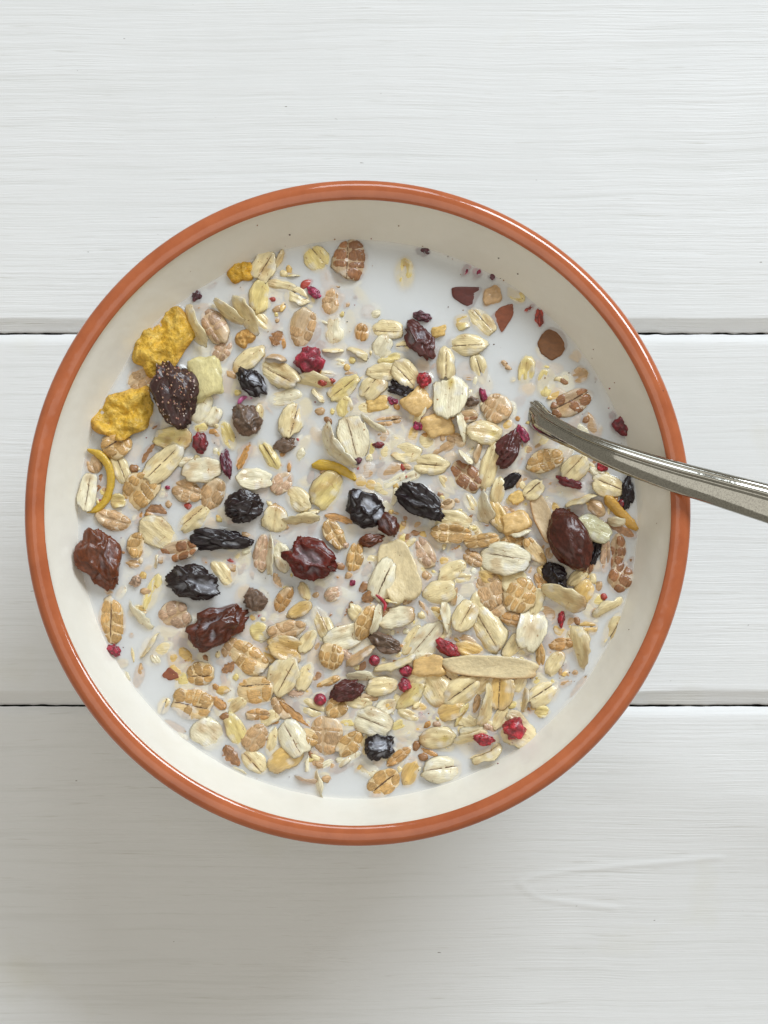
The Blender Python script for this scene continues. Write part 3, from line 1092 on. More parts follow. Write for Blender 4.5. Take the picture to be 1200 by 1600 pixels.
def flake_mesh(name, a, b, seed, o, col, mat, nr=9, ns=34):
    outline, hgt, cy, th = flake_fn(a, b, seed, o)
    rs = np.random.RandomState(seed + 1)
    t = np.linspace(0, 2 * math.pi, ns, endpoint=False)
    ox, oy = outline(t)
    jag = 1 + (rs.rand(ns) - 0.5) * 0.09
    ox, oy = ox * jag, oy * jag
    V, K, F = [], [], []
    rr = np.linspace(0, 1, nr + 1)[1:] ** 0.82
    XT = np.concatenate([[0]] + [ox * r for r in rr])
    YT = np.concatenate([[0]] + [oy * r for r in rr])
    ZT = hgt(XT, YT)
    R = np.concatenate([[0]] + [np.full(ns, r) for r in rr])
    # bottom face
    rb = rr[:-1][::2]
    XB = np.concatenate([ox * r for r in rb] + [[0]])
    YB = np.concatenate([oy * r for r in rb] + [[0]])
    RB = np.concatenate([np.full(ns, r) for r in rb] + [[0]])
    ZB = hgt(XB, YB) - th * 1.25 * (1 - RB ** 3 * 0.5)
    V = np.stack([np.concatenate([XT, XB]), np.concatenate([YT, YB]), np.concatenate([ZT, ZB])], 1)
    for k in range(ns):
        F.append((0, 1 + k, 1 + (k + 1) % ns))
    for i in range(nr - 1):
        for k in range(ns):
            k2 = (k + 1) % ns
            F.append((1 + i * ns + k, 1 + (i + 1) * ns + k, 1 + (i + 1) * ns + k2, 1 + i * ns + k2))
    base = 1 + nr * ns
    seqs = [1 + (nr - 1) * ns] + [base + i * ns for i in range(len(rb) - 1, -1, -1)]
    for s0, s1 in zip(seqs, seqs[1:]):
        for k in range(ns):
            k2 = (k + 1) % ns
            F.append((s0 + k, s1 + k, s1 + k2, s0 + k2))
    last = len(V) - 1
    for k in range(ns):
        F.append((base + k, last, base + (k + 1) % ns))
    # pigment: crease husk, paler rim, toasted tip
    x, y = V[:, 0], V[:, 1]
    Rall = np.concatenate([R, RB])[:, None]
    c = np.tile(np.array(col), (len(V), 1)) * (1 + (rs.rand() - .5) * .12)
    n = fbm(np.stack([x * 500, y * 900, np.full(len(x), seed % 31)], 1), seed % 53, 3)[:, None]
    c = c * (0.74 + 0.52 * n)
    nb = fbm(np.stack([x * 260, y * 420, np.full(len(x), seed % 29)], 1), seed % 43 + 3, 2)[:, None]
    c = c + (np.array((0.52, 0.31, 0.11)) - c) * np.clip((nb - 0.56) * 4, 0, 0.55)
    pale = np.array((0.80, 0.74, 0.55))
    c = c + (pale - c) * 0.30 * np.clip((Rall - 0.55) / 0.45, 0, 1)
    dd = ((y / b - cy(x)) / (0.07 if o.get('cr', 0) else 0.12))[:, None]
    camt = {0: 0.10, 1: 0.45, 2: 0.5}[o.get('cr', 0)]
    c = c + (np.array((0.34, 0.19, 0.07)) - c) * camt * np.exp(-dd ** 2) * np.clip(1.1 - (x / a)[:, None] ** 4, 0, 1)
    if o.get('tip'):
        s = np.clip((o['tip'] * x / a - 0.45) / 0.5, 0, 1)[:, None]
        c = c + (np.array((0.50, 0.25, 0.07)) - c) * s * 0.75
    if o.get('v') == 'heart':
        s = np.exp(-(((x / a) - 0.62) / 0.28) ** 2 - ((y / b) / 0.2) ** 2)[:, None]
        c = c + (np.array((0.66, 0.46, 0.05)) - c) * s * 0.9
    if o.get('v') == 'spot':
        s = np.exp(-(((x / a) - 0.45) / 0.25) ** 2 - ((y / b + .1) / 0.3) ** 2)[:, None]
        c = c + (np.array((0.62, 0.45, 0.08)) - c) * s * 0.8
    if o.get('v') == 'cup':
        s = np.clip(1 - Rall * 1.35, 0, 1)
        c = c + (np.array((0.50, 0.28, 0.10)) - c) * s * 0.6
    if 'bend' in o:   # curved sliver
        V[:, 1] += o['bend'] * 0.001 * (0.35 - (x / a) ** 2) * 0.45
    return mesh(name, V, F, mat, c), (outline, hgt, cy, th)


def crease_mesh(a, b, seed, hgt, cy, wid, o):
    rs = np.random.RandomState(seed + 5)
    n = 15
    u0, u1 = rs.uniform(-0.92, -0.7), rs.uniform(0.5, 0.9)
    if rs.rand() < .5:
        u0, u1 = -u1, -u0
    us = np.linspace(u0, u1, n)
    V, F = [], []
    xs = us * a
    yc = cy(xs) * b + (rs.rand(n) - .5) * 0.0001
    w = wid * np.sin(np.linspace(0.12, math.pi - 0.12, n)) ** 0.5 * (0.6 + 0.8 * rs.rand(n))
    add = 0.0 if 'bend' not in o else o['bend'] * 0.001 * (0.35 - us ** 2) * 0.45
    zc = hgt(xs, yc)
    za = hgt(xs, yc + w)
    zb = hgt(xs, yc - w)
    for k, (dy, z) in enumerate(((w, za + 0.00001), (w * .5, zc + 0.00010), (-w * .5, zc + 0.00010), (-w, zb + 0.00001))):
        V.append(np.stack([xs, yc + dy + add, z], 1))
    V = np.stack(V, 1).reshape(-1, 3)
    for i in range(n - 1):
        for k in range(3):
            F.append((i * 4 + k, i * 4 + k + 1, (i + 1) * 4 + k + 1, (i + 1) * 4 + k))
    c = np.tile(DARKCREASE * rs.uniform(.5, 1.3), (len(V), 1))
    return mesh('crease', V, F, M_CREASE, c)


def patch_mesh(outline_fn, hgt, u0, u1, w0, w1, a, b, col, rs, limit):
    """one domed island of bran between cracks, following the flake's surface"""
    n, rings = 12, 3
    t = np.linspace(0, 2 * math.pi, n, endpoint=False)
    e = 6.0
    k = 1 / (np.abs(np.cos(t)) ** e + np.abs(np.sin(t)) ** e) ** (1 / e) * (1 + (rs.rand(n) - .5) * .12)
    px, py = np.cos(t) * k, np.sin(t) * k
    uc, hu, wc, hw = (u0 + u1) / 2, (u1 - u0) / 2, (w0 + w1) / 2, (w1 - w0) / 2
    V = []
    sk = rs.uniform(-.45, .45)
    for r in [1.0, 0.9, 0.5]:
        u = uc + hu * px * r + sk * hw * py * r * .5
        w = wc + hw * py * r
        rad = np.sqrt(u * u + w * w)
        f = np.minimum(1, limit / np.maximum(rad, 1e-6))
        u, w = u * f, w * f
        x, y = u * a, w * b
        lift = {1.0: -0.00003, 0.9: 0.00007, 0.5: 0.00009}[r]
        V.append(np.stack([x, y, hgt(x, y) + lift], 1))
    x, y = np.array([uc * a]), np.array([wc * b])
    V.append(np.stack([x, y, hgt(x, y) + 0.00009], 1))
    V = np.concatenate(V)
    F = []
    for i in range(rings - 1):
        for q in range(n):
            q2 = (q + 1) % n
            F.append((i * n + q, i * n + q2, (i + 1) * n + q2, (i + 1) * n + q))
    for q in range(n):
        F.append((2 * n + q, 2 * n + (q + 1) % n, 3 * n))
    c = np.tile(np.array(col) * rs.uniform(.8, 1.2), (len(V), 1)) * (0.7 + 0.6 * fbm(V * 900, rs.randint(90), 3)[:, None])
    return mesh('bran_patch', V, F, M_BRAN, c)


_ico = {}


def ico(sub):
    if sub not in _ico:
        import bmesh
        bm = bmesh.new()
        bmesh.ops.create_icosphere(bm, subdivisions=sub, radius=1)
        bm.verts.ensure_lookup_table()
        _ico[sub] = (np.array([v.co[:] for v in bm.verts]), [tuple(v.index for v in f.verts) for f in bm.faces])
        bm.free()
    return _ico[sub]


FILM = np.array((0.46, 0.48, 0.55))


def raisin_mesh(name, a, b, seed, o, col):
    v = o.get('v', '')
    big = a > 0.0035
    P, F = ico(5 if big else 4)
    N = P.copy()
    rs = np.random.RandomState(seed)
    hgt_f = 0.72 if v != 'smooth' else 0.8
    # the skin has collapsed into hollows between sharp creases that run mostly lengthwise
    wv = np.stack([fbm(N * 1.5, seed % 40 + k, 2) for k in range(3)], 1) - 0.5
    lump = fbm(N * 1.25, seed % 71 + 4, 2) - 0.5

    def cells(k, sx, warp, sd):
        r_ = np.random.RandomState(sd)
        cen = r_.randn(k, 3)
        cen /= np.linalg.norm(cen, axis=1)[:, None]
        sc = np.array((sx, 1.0, 1.0))
        Q_ = (N + wv * warp) * sc
        d = np.sort(np.linalg.norm(Q_[:, None] - (cen * sc)[None], axis=2), axis=1)
        return np.clip((d[:, 1] - d[:, 0]) / 0.55, 0, 1)
    nc = {'fold': 13, 'smooth': 15, 'spiky': 20, 'lumpy': 40}.get(v, 15 if big else 11)
    g1 = cells(nc, 0.75, 1.15, seed)
    g2 = cells(nc * 3, 0.7, 0.9, seed + 1)
    r1 = 1 - np.clip(g1 * 1.5, 0, 1) ** 0.75
    r2 = 1 - np.clip(g2 * 1.7, 0, 1) ** 0.8
    edge = 0.5 + 0.5 * np.clip(np.abs(N[:, 2]) * 1.6, 0, 1)
    dep = {'smooth': 0.07, 'spiky': 0.46, 'lumpy': 0.26, 'fold': 0.40}.get(v, 0.44)
    rad = 0.90 + edge * (dep * (r1 - 0.40) + dep * 0.34 * (r2 - 0.4)) + lump * 0.72
    if v == 'smooth':
        rad = 0.95 + 0.13 * (r1 - .35) + 0.06 * (r2 - .3) + lump * 0.24
    if v in ('spiky', 'lumpy'):
        rad = rad + (fbm(N * 4.5, seed % 37, 3) - .5) * (0.30 if v == 'lumpy' else 0.16)
    P2 = N * rad[:, None]
    # a pinched end
    s = np.clip(P2[:, 0], -1, 1)
    P2[:, 1] *= 1 - 0.22 * np.clip(s, 0, 1)
    P2[:, 2] *= 1 - 0.15 * np.clip(s, 0, 1)
    V = P2 * np.array((a, b, b * hgt_f))
    low = np.clip((0.36 - r1 - 0.15 * r2) / 0.16, 0, 1)
    up = np.clip((N[:, 2] - 0.15) / 0.35, 0, 1)
    f = (low * up * o.get('film', 0.0))[:, None]
    tone = 0.75 + 0.5 * fbm(N * 3, seed % 33, 2)[:, None]
    warm = np.array(col) * np.array((1.6, 1.35, 1.2))
    c = np.array(col) * tone + (warm - np.array(col)) * (1 - np.abs(N[:, 2:3])) * 0.5
    c = c + (FILM - c) * np.clip(f, 0, .9)
    return mesh(name, V, F, M_RAISIN, c)


def berry_mesh(name, a, b, seed, o, col):
    P, F = ico(4 if a > 0.0015 else 3)
    rs = np.random.RandomState(seed)
    k = 16 if a > 0.0015 else 6
    cen = rs.randn(k, 3)
    cen /= np.linalg.norm(cen, axis=1)[:, None]
    d = np.sort(np.linalg.norm(P[:, None] - cen[None], axis=2), axis=1)
    gap = np.clip((d[:, 1] - d[:, 0]) / 0.5, 0, 1)
    rad = 0.84 + 0.15 * gap ** .7 + (fbm(P * 1.7, seed % 50, 2) - .5) * 0.75 + (fbm(P * 5, seed % 47, 2) - .5) * 0.25
    if b > 0 and a / b < 1.25 and a < 0.0017 and o.get('c') == 'raspberry':
        rad = 1 + (fbm(P * 2, seed % 50, 2) - .5) * .15         # one round drupelet
    V = P * rad[:, None] * np.array((a, b, b * 0.8))
    c = np.array(col) * (0.45 + 0.8 * gap[:, None] + 0.5 * (fbm(P * 4, seed % 20, 2)[:, None] - .5))
    return mesh(name, V, F, M_BERRY, c)


def lump_mesh(name, a, b, seed, col, mat, rough=0.5, hz=0.6, box=0.0, sub=3):
    P, F = ico(sub)
    N = P.copy()
    if box:
        m = np.abs(P) ** (2 + box * 4)
        N = P / (m.sum(1) ** (1 / (2 + box * 4)))[:, None] * 0.86
    rad = 1 + (fbm(P * 1.7, seed % 77, 3) - 0.5) * rough
    V = N * rad[:, None] * np.array((a, b, b * hz))
    rs = np.random.RandomState(seed)
    V[:, 0] += V[:, 1] * rs.uniform(-.25, .25)
    n = fbm(P * 3.0, seed % 91, 3)[:, None]
    c = np.array(col) * (0.72 + 0.56 * n)
    return mesh(name, V, F, mat, c)


def bran_mesh(name, a, b, seed, col):
    """a torn husk splinter: curved shard with ragged ends"""
    rs = np.random.RandomState(seed)
    n, m = 12, 6
    V, F, c = [], [], []
    arc = rs.uniform(0.8, 1.5)
    bend = rs.uniform(-.3, .3)
    for s in (1, 0):
        for i in range(n):
            u = -1 + 2 * i / (n - 1)
            half = b * math.sqrt(max(0.05, 1 - abs(u) ** 2.6)) * (0.8 + 0.4 * rs.rand())
            for k in range(m):
                w = -1 + 2 * k / (m - 1)
                z = 0.55 * b * (math.cos(w * arc) - 0.6) + (rs.rand() - .5) * 0.12 * b - (0 if s else 0.00035 + .1 * b)
                V.append((u * a * (1 + (rs.rand() - .5) * .05 + (0.12 * (rs.rand() - .5) if i in (0, n - 1) else 0)), w * half + bend * b * u * u, z))
                c.append(np.array(col) * (0.75 + 0.5 * rs.rand()))
    q = n * m
    for i in range(n - 1):
        for k in range(m - 1):
            x = (i * m + k, i * m + k + 1, (i + 1) * m + k + 1, (i + 1) * m + k)
            F.append(x[::-1])
            F.append(tuple(j + q for j in x))
    rim = [i * m for i in range(n)] + [(n - 1) * m + k for k in range(1, m)] + [i * m + m - 1 for i in range(n - 2, -1, -1)] + [k for k in range(m - 2, 0, -1)]
    for p, r in zip(rim, rim[1:] + rim[:1]):
        F.append((p, r, r + q, p + q))
    return mesh(name, V, F, M_BRAN, np.array(c))


def corn_mesh(name, a, b, seed, col):
    big = a > 0.005
    nr, ns = (22, 72) if big else (10, 36)
    rs = np.random.RandomState(seed)
    t = np.linspace(0, 2 * math.pi, ns, endpoint=False)
    ph = rs.uniform(0, 6.28, 7)
    k = 1 + sum(0.13 / (i + 1) ** .7 * np.sin((i + 1) * t + ph[i]) for i in range(7))
    ox, oy = np.cos(t) * a * k * .92, np.sin(t) * b * k * .92
    rr = np.linspace(0, 1, nr + 1)[1:] ** 0.9
    X = np.concatenate([[0]] + [ox * r for r in rr])
    Y = np.concatenate([[0]] + [oy * r for r in rr])
    R = np.concatenate([[0]] + [np.full(ns, r) for r in rr])
    s = 230 if big else 420
    Z = (fbm(np.stack([X * s, Y * s, X * 0], 1), seed % 40, 3) - .5) * (0.0050 if big else 0.0016)
    bl = np.clip(vnoise(np.stack([X * s * 2.6, Y * s * 2.6, X * 0 + 4], 1), seed % 40 + 1) - .55, 0, 1)
    Z += bl * 0.0022 + (fbm(np.stack([X * 900, Y * 900, X * 0 + 9], 1), seed % 40 + 2, 3) - .5) * 0.0009
    Z += 0.10 * b * (1 - R ** 2) + 0.10 * (X / a) * (Y / b) * b
    Z -= np.clip(R - .85, 0, 1) * 0.004
    V = np.concatenate([np.stack([X, Y, Z], 1), np.stack([X * .97, Y * .97, Z - 0.0013 * (1 - .3 * R)], 1)])
    F = []
    q = len(X)
    for lay in (0, 1):
        for kk in range(ns):
            f = (0, 1 + kk, 1 + (kk + 1) % ns)
            F.append(tuple(j + lay * q for j in (f if not lay else f[::-1])))
        for i in range(nr - 1):
            for kk in range(ns):
                k2 = (kk + 1) % ns
                f = (1 + i * ns + kk, 1 + (i + 1) * ns + kk, 1 + (i + 1) * ns + k2, 1 + i * ns + k2)
                F.append(tuple(j + lay * q for j in (f if not lay else f[::-1])))
    e = 1 + (nr - 1) * ns
    for kk in range(ns):
        k2 = (kk + 1) % ns
        F.append((e + kk, e + q + kk, e + q + k2, e + k2))
    n = fbm(V * (300 if big else 500), seed % 30 + 8, 3)[:, None]
    c0 = np.array(col)
    toast = np.clip((np.concatenate([R, R]) - .70) / .3, 0, 1)[:, None] * np.clip(n * 2.6 - .7, 0, 1)
    c = c0 * (0.55 + 0.85 * n)
    c = c + (np.array((0.50, 0.22, 0.025)) - c) * toast * .8 + np.array((0.10, 0.10, 0.05)) * np.clip(np.concatenate([bl, bl])[:, None] * 3, 0, 1)
    return mesh(name, V, F, M_CORN, c)


def poly_mesh(name, pts, seed, col, mat, thick=0.0008):
    """thin curved chip with the given outline (local metres)"""
    rs = np.random.RandomState(seed)
    P = np.array(pts)
    out = []
    for p, q in zip(P, np.roll(P, -1, 0)):
        for s in np.linspace(0, 1, 7, endpoint=False):
            out.append(p + (q - p) * s)
    O = np.array(out)
    for _ in range(2):
        O = O * .6 + .2 * (np.roll(O, 1, 0) + np.roll(O, -1, 0))
    O += (rs.rand(len(O), 2) - .5) * 0.00012
    n = len(O)
    V, F = [], []
    sz = np.abs(O).max()
    for r, z in ((0, 0), (.4, 0), (.75, 0), (.93, -0.05), (1.0, -.4), (.96, -.9), (.5, -1), (0, -1)):
        if r == 0:
            V.append(np.array([[0, 0, z * thick]]))
        else:
            V.append(np.concatenate([O * r, np.full((n, 1), z * thick)], 1))
    V = np.concatenate(V)
    V[:, 2] -= 0.03 / sz * (V[:, 0] ** 2 * 1.0 + V[:, 1] ** 2 * .3)
    V[:, 2] += (fbm(V * 500, seed % 19, 2) - .5) * 0.0003
    F += [(0, 1 + k, 1 + (k + 1) % n) for k in range(n)]
    for i in range(5):
        for k in range(n):
            k2 = (k + 1) % n
            F.append((1 + i * n + k, 1 + (i + 1) * n + k, 1 + (i + 1) * n + k2, 1 + i * n + k2))
    L = len(V) - 1
    F += [(1 + 5 * n + k, L, 1 + 5 * n + (k + 1) % n) for k in range(n)]
    c = np.array(col) * (0.8 + .4 * fbm(V * 400, seed % 23, 3)[:, None])
    return mesh(name, V, F, mat, c)


def strip_mesh(name, pts, wid, seed, col, mat, thick=0.0009):
    """strip along pts (local metres), rounded edges, tapered ends"""
    Q = catmull([(x, y, 0) for x, y in pts], 6)
    n = len(Q)
    rs = np.random.RandomState(seed)
    V, F = [], []
    prof = [(-1, -.3), (-.85, .25), (-.45, .5), (0, .58), (.45, .5), (.85, .25), (1, -.3), (.6, -.6), (0, -.7), (-.6, -.6)]
    m = len(prof)
    for i in range(n):
        T = Q[min(i + 1, n - 1)] - Q[max(i - 1, 0)]
        T /= np.linalg.norm(T)
        A = np.array((-T[1], T[0], 0))
        s = i / (n - 1)
        w = wid * .5 * min(1, 0.35 + 4 * s, 0.35 + 4 * (1 - s)) * (0.92 + .16 * rs.rand())
        zo = 0.0005 * math.sin(s * 5 + seed)
        for u, h in prof:
            V.append(Q[i] + A * u * w + np.array((0, 0, h * thick + zo + 0.25 * w * u)))
    for i in range(n - 1):
        for k in range(m):
            k2 = (k + 1) % m
            F.append((i * m + k, i * m + k2, (i + 1) * m + k2, (i + 1) * m + k)[::-1])
    F.append(tuple(range(m)))
    F.append(tuple((n - 1) * m + k for k in range(m))[::-1])
    V = np.array(V)
    c = np.array(col) * (0.8 + .4 * fbm(V * 700, seed % 23, 3)[:, None])
    return mesh(name, V, F, mat, c)


def slab_mesh(name, a, b, seed, col, thick, mat, edge=None):
    """long flat slice with wavy rim (almond / coconut / apple)"""
    rs = np.random.RandomState(seed)
    ns, nr = 56, 8
    t = np.linspace(0, 2 * math.pi, ns, endpoint=False)
    e = 3.4
    k = 1 / (np.abs(np.cos(t)) ** e + np.abs(np.sin(t)) ** e) ** (1 / e)
    k = k * (1 + (fbm(np.stack([np.cos(t) * 2.2, np.sin(t) * 2.2, t * 0], 1), seed % 30, 3) - .5) * .30)
    ox, oy = np.cos(t) * k * a, np.sin(t) * k * b * (1 - .22 * np.clip(-np.cos(t), 0, 1) ** 2)
    V, F, R = [np.zeros((1, 3))], [], [np.zeros(1)]
    lay = [(r, 0.0) for r in np.linspace(0, 1, nr + 1)[1:-1]] + [(0.975, -.04), (1.0, -.5), (.97, -.95), (.5, -1)]
    for r, z in lay:
        V.append(np.stack([ox * r, oy * r, np.full(ns, z * thick)], 1))
        R.append(np.full(ns, r))
    V.append(np.array([[0, 0, -thick]]))
    R.append(np.zeros(1))
    V, R = np.concatenate(V), np.concatenate(R)
    x, y = V[:, 0], V[:, 1]
    V[:, 2] += 0.05 * b * np.sin(x / a * 2.5 + seed) + 0.12 * b * (y / b) ** 2 + (fbm(V * 420, seed % 19, 3) - .5) * 0.0007
    n = ns
    F += [(0, 1 + q, 1 + (q + 1) % n) for q in range(n)]
    for i in range(len(lay) - 1):
        for q in range(n):
            q2 = (q + 1) % n
            F.append((1 + i * n + q, 1 + (i + 1) * n + q, 1 + (i + 1) * n + q2, 1 + i * n + q2))
    L = len(V) - 1
    F += [(1 + (len(lay) - 1) * n + q, L, 1 + (len(lay) - 1) * n + (q + 1) % n) for q in range(n)]
    nn = fbm(np.stack([x * 250, y * 700, x * 0], 1), seed % 44, 3)[:, None]
    c = np.array(col) * (0.8 + .4 * nn)
    if edge is not None:
        f = np.clip((R - .78) / .22, 0, 1)[:, None] * np.clip(0.2 - y / b, 0, 1)[:, None]
        c = c + (np.array(edge) - c) * f * .7
    return mesh(name, V, F, mat, c)


KIND = {'oat': 'oat_flake', 'wheat': 'wheat_flake', 'raisin': 'raisin', 'berry': 'raspberry_piece', 'bran': 'bran_splinter', 'corn': 'cornflake',
        'fruit': 'fruit_cube', 'peel': 'peel_strip', 'skin': 'nut_skin', 'fig': 'fig_chunk', 'almond': 'dried_fruit_slice'}
CATS = {'oat': 'oat flake', 'wheat': 'wheat flake', 'raisin': 'raisin', 'berry': 'raspberry piece', 'bran': 'bran splinter', 'corn': 'cornflake',
        'fruit': 'dried fruit', 'peel': 'fruit peel', 'skin': 'nut skin', 'fig': 'dried fig', 'almond': 'dried fruit'}
GRP = {'oat': 'oat flakes in the muesli', 'wheat': 'wheat flakes in the muesli', 'raisin': 'raisins in the muesli', 'berry': 'raspberry pieces in the muesli',
       'bran': 'bran splinters in the muesli', 'corn': 'cornflakes in the muesli', 'fruit': 'dried fruit cubes in the muesli', 'peel': 'peel strips in the muesli',
       'skin': 'nut skins in the muesli', 'fig': 'fig pieces in the muesli', 'almond': 'dried fruit slices in the muesli'}

rows = []
for ln in ITEMS.strip().splitlines():
    if ln.startswith('#'):
        continue
    f = ln.split()
    o = {}
    if len(f) > 7:
        for kv in f[7].split(','):
            k_, v_ = kv.split('=')
            o[k_] = v_
    for k_ in ('cr', 'tip'):
        if k_ in o:
            o[k_] = int(o[k_])
    for k_ in ('film', 'bend'):
        if k_ in o:
            o[k_] = float(o[k_])
    rows.append([f[0]] + [float(x) for x in f[1:7]] + [o])

placed = []     # (x, y, a, b, ang, h) world, for the milk surface
things = []
for i, (kd, px, py, Lp, Wp, ang, h, o) in enumerate(rows):
    seed = 100 + i * 13
    rs = np.random.RandomState(seed)
    if kd in ('oat', 'wheat', 'bran') and h > 0:
        h = h * 0.85 - (0.28 if h < 1.0 else 0.1)
    if kd == 'skin':
        h = 0.2
    z = ZM + h * 0.001
    p = W(px, py, z)
    s = mpp(z)
    name = KIND[kd]
    col = COL[o.get('c', 'oat')] if not (kd == 'wheat' and 'c' not in o) else COL['gold']
    a, b = Lp * s * 0.5, Wp * s * 0.5
    tilt = math.radians(rs.uniform(3, 13)) * (0.45 if h < 0.2 else 1)
    tax = rs.uniform(0, 2 * math.pi)
    roll = 0.0
    extra = []
    o['dr'] = 1.0 if h < 1.1 else 0.35
    if kd == 'oat':
        bb = b
        if Wp / Lp < 0.42:
            k = 1.75 if Wp / Lp > 0.25 else 2.1
            bb = b * k
            roll = math.acos(1 / k) * (1 if rs.rand() < .5 else -1) * 0.92
            p.z += bb * 0.28 if h > 0.15 else 0.0
        me, (ol, hg, cyf, th) = flake_mesh(name, a * 1.15, bb * 1.15, seed, o, col, M_OAT)
        if o.get('cr', 0) == 2:
            extra.append(('crease', crease_mesh(a * 1.15, bb * 1.15, seed, hg, cyf, rs.uniform(0.00007, 0.00015), o)))
        elif o.get('cr', 0) == 1 and Lp > 40:
            extra.append(('crease', crease_mesh(a * 1.15, bb * 1.15, seed, hg, cyf, 0.00008, o)))
    elif kd == 'wheat':
        a, b = a * 1.12, b * 1.12
        body = np.array(col) * 0.5 + np.array((0.80, 0.62, 0.40)) * 0.5
        oo = dict(o)
        oo.setdefault('cr', 1)
        if o.get('v') == 'net':
            oo['cr'] = 0
        me, (ol, hg, cyf, th) = flake_mesh(name, a, b, seed, oo, body, M_WHEAT)
        skin = {'gold': (0.60, 0.355, 0.125), 'brown': (0.36, 0.155, 0.06), 'tan': (0.58, 0.36, 0.175), 'pink': (0.60, 0.39, 0.25), 'orange': (0.56, 0.30, 0.10)}[o.get('c', 'gold')]
        nu = 4 if Lp > 55 else (3 if Lp > 34 else 2)
        cuts = np.linspace(-0.94, 0.94, nu + 1)
        cuts[1:-1] += (rs.rand(nu - 1) - .5) * 0.34
        for side_ in (-1, 1):
            for q in range(nu):
                if rs.rand() < 0.13:
                    continue
                u0, u1 = cuts[q] + rs.uniform(.004, .022), cuts[q + 1] - rs.uniform(.004, .022)
                um = max(abs(u0), abs(u1)) * .8
                wmax = math.sqrt(max(0.06, 1 - um * um)) * 1.04
                c0 = float(cyf(np.array([(u0 + u1) / 2 * a]))[0])
                g0 = rs.uniform(.02, .055)
                if side_ > 0:
                    w0, w1 = c0 + g0, wmax
                else:
                    w0, w1 = -wmax, c0 - g0
                if w1 - w0 < 0.15:
                    continue
                if o.get('v') == 'net' and rs.rand() < .6 and nu > 2:
                    wm = (w0 + w1) / 2 + (rs.rand() - .5) * .2
                    spans = [(w0, wm - .035), (wm + .035, w1)]
                else:
                    spans = [(w0, w1)]
                for ww0, ww1 in spans:
                    extra.append(('bran_patch', patch_mesh(ol, hg, u0, u1, ww0, ww1, a, b, skin, rs, 0.975)))
        if o.get('cr', 0) == 2:
            extra.append(('crease', crease_mesh(a, b, seed, hg, cyf, 0.00018, o)))
    elif kd == 'raisin':
        me = raisin_mesh(name, a * 1.06, b * 1.06, seed, o, col)
    elif kd == 'berry':
        me = berry_mesh(name, a * 1.1, b * 1.1, seed, o, col)
    elif kd == 'bran':
        me = bran_mesh(name, a, b, seed, col) if Lp > 18 else lump_mesh(name, a, b, seed, col, M_BRAN, 0.8, .7, sub=2)
    elif kd == 'corn':
        me = corn_mesh(name, a * 1.04, b * 1.04, seed, {'orange': (0.76, 0.42, 0.03), 'yellow': (0.78, 0.47, 0.045), 'toast': (0.60, 0.33, 0.09)}[o['c']])
        tilt *= .5
    elif kd == 'fruit':
        if o['c'] == 'apple':
            me = slab_mesh(name, a, b, seed, col, 0.0022, M_FRUIT)
            name = 'apple_slice'
        else:
            me = lump_mesh(name, a * 1.05, b * 1.05, seed, col, M_FRUIT, .75, .5, box=1.2, sub=4)
    elif kd == 'almond':
        me = slab_mesh(name, a, b, seed, COL['apple'] if 'c' not in o else (0.62, 0.46, 0.27), 0.0018, M_FRUIT, edge=(0.55, 0.26, 0.08))
    elif kd == 'fig':
        me = raisin_mesh(name, a * 1.05, b * 1.08, seed, {'v': 'lumpy'}, (0.050, 0.022, 0.020))
        tilt = 0.05
    elif kd in ('peel', 'skin'):
        pts = [W(*map(float, q.split(':')), z) - p for q in (o.get('pts') or o['poly']).split('/')]
        pts = [(q.x, q.y) for q in pts]
        ang = 0
        if kd == 'peel':
            pc = {'yellow': (0.66, 0.42, 0.04), 'orange': (0.60, 0.33, 0.05), 'pink': (0.55, 0.12, 0.30), 'red': (0.45, 0.02, 0.04)}[o['c']]
            me = strip_mesh(name, pts, Wp * s, seed, pc, M_FRUIT, 0.0012 if Wp > 10 else 0.0005)
            tilt = 0
        else:
            sc = {'dark': (0.12, 0.025, 0.018), 'red': (0.27, 0.075, 0.032), 'brown': (0.21, 0.085, 0.028)}[o['c']]
            me = poly_mesh(name, pts, seed, sc, M_SKIN)
            tilt = 0.04
    ob = obj(name, me)
    ob.location = p
    R = Matrix.Rotation(tilt, 3, Vector((math.cos(tax), math.sin(tax), 0))) @ Matrix.Rotation(math.radians(ang), 3, 'Z') @ Matrix.Rotation(roll, 3, 'X')
    ob.rotation_euler = R.to_euler()
    for nm, m2 in extra:
        obj(nm, m2, ob)
    if kd == 'fig':
        Vs, Fs, cs = [], [], []
        P_, F_ = ico(1)
        VV = np.array([v.co[:] for v in me.vertices])
        ids = [q for q in np.where((VV[:, 2] > b * .25))[0]]
        rs2 = np.random.RandomState(4)
        for q in rs2.choice(ids, 130, replace=False):
            rr_ = rs2.uniform(0.00013, 0.00040)
            k0 = len(Vs)
            for w_ in P_ * np.array((rr_, rr_ * .8, rr_ * .8)) + VV[q]:
                Vs.append(tuple(w_))
                cs.append((0.50, 0.33, 0.20) if rs2.rand() < .6 else (0.30, 0.06, 0.06))
            Fs += [tuple(k0 + j for j in f_) for f_ in F_]
        sd = obj('seed_cluster', mesh('seed_cluster', Vs, Fs, M_OAT, np.array(cs)), ob)
        sd['kind'] = 'stuff'
    if h > -0.3 and kd != 'skin':
        placed.append((p.x, p.y, max(a, .0003) if kd not in ('peel', 'skin') else 0.0012, max(b, .0003) if kd not in ('peel', 'skin') else .0009, math.radians(ang), h))
    things.append([ob, kd, px, py, Lp, Wp, ang, h, o])


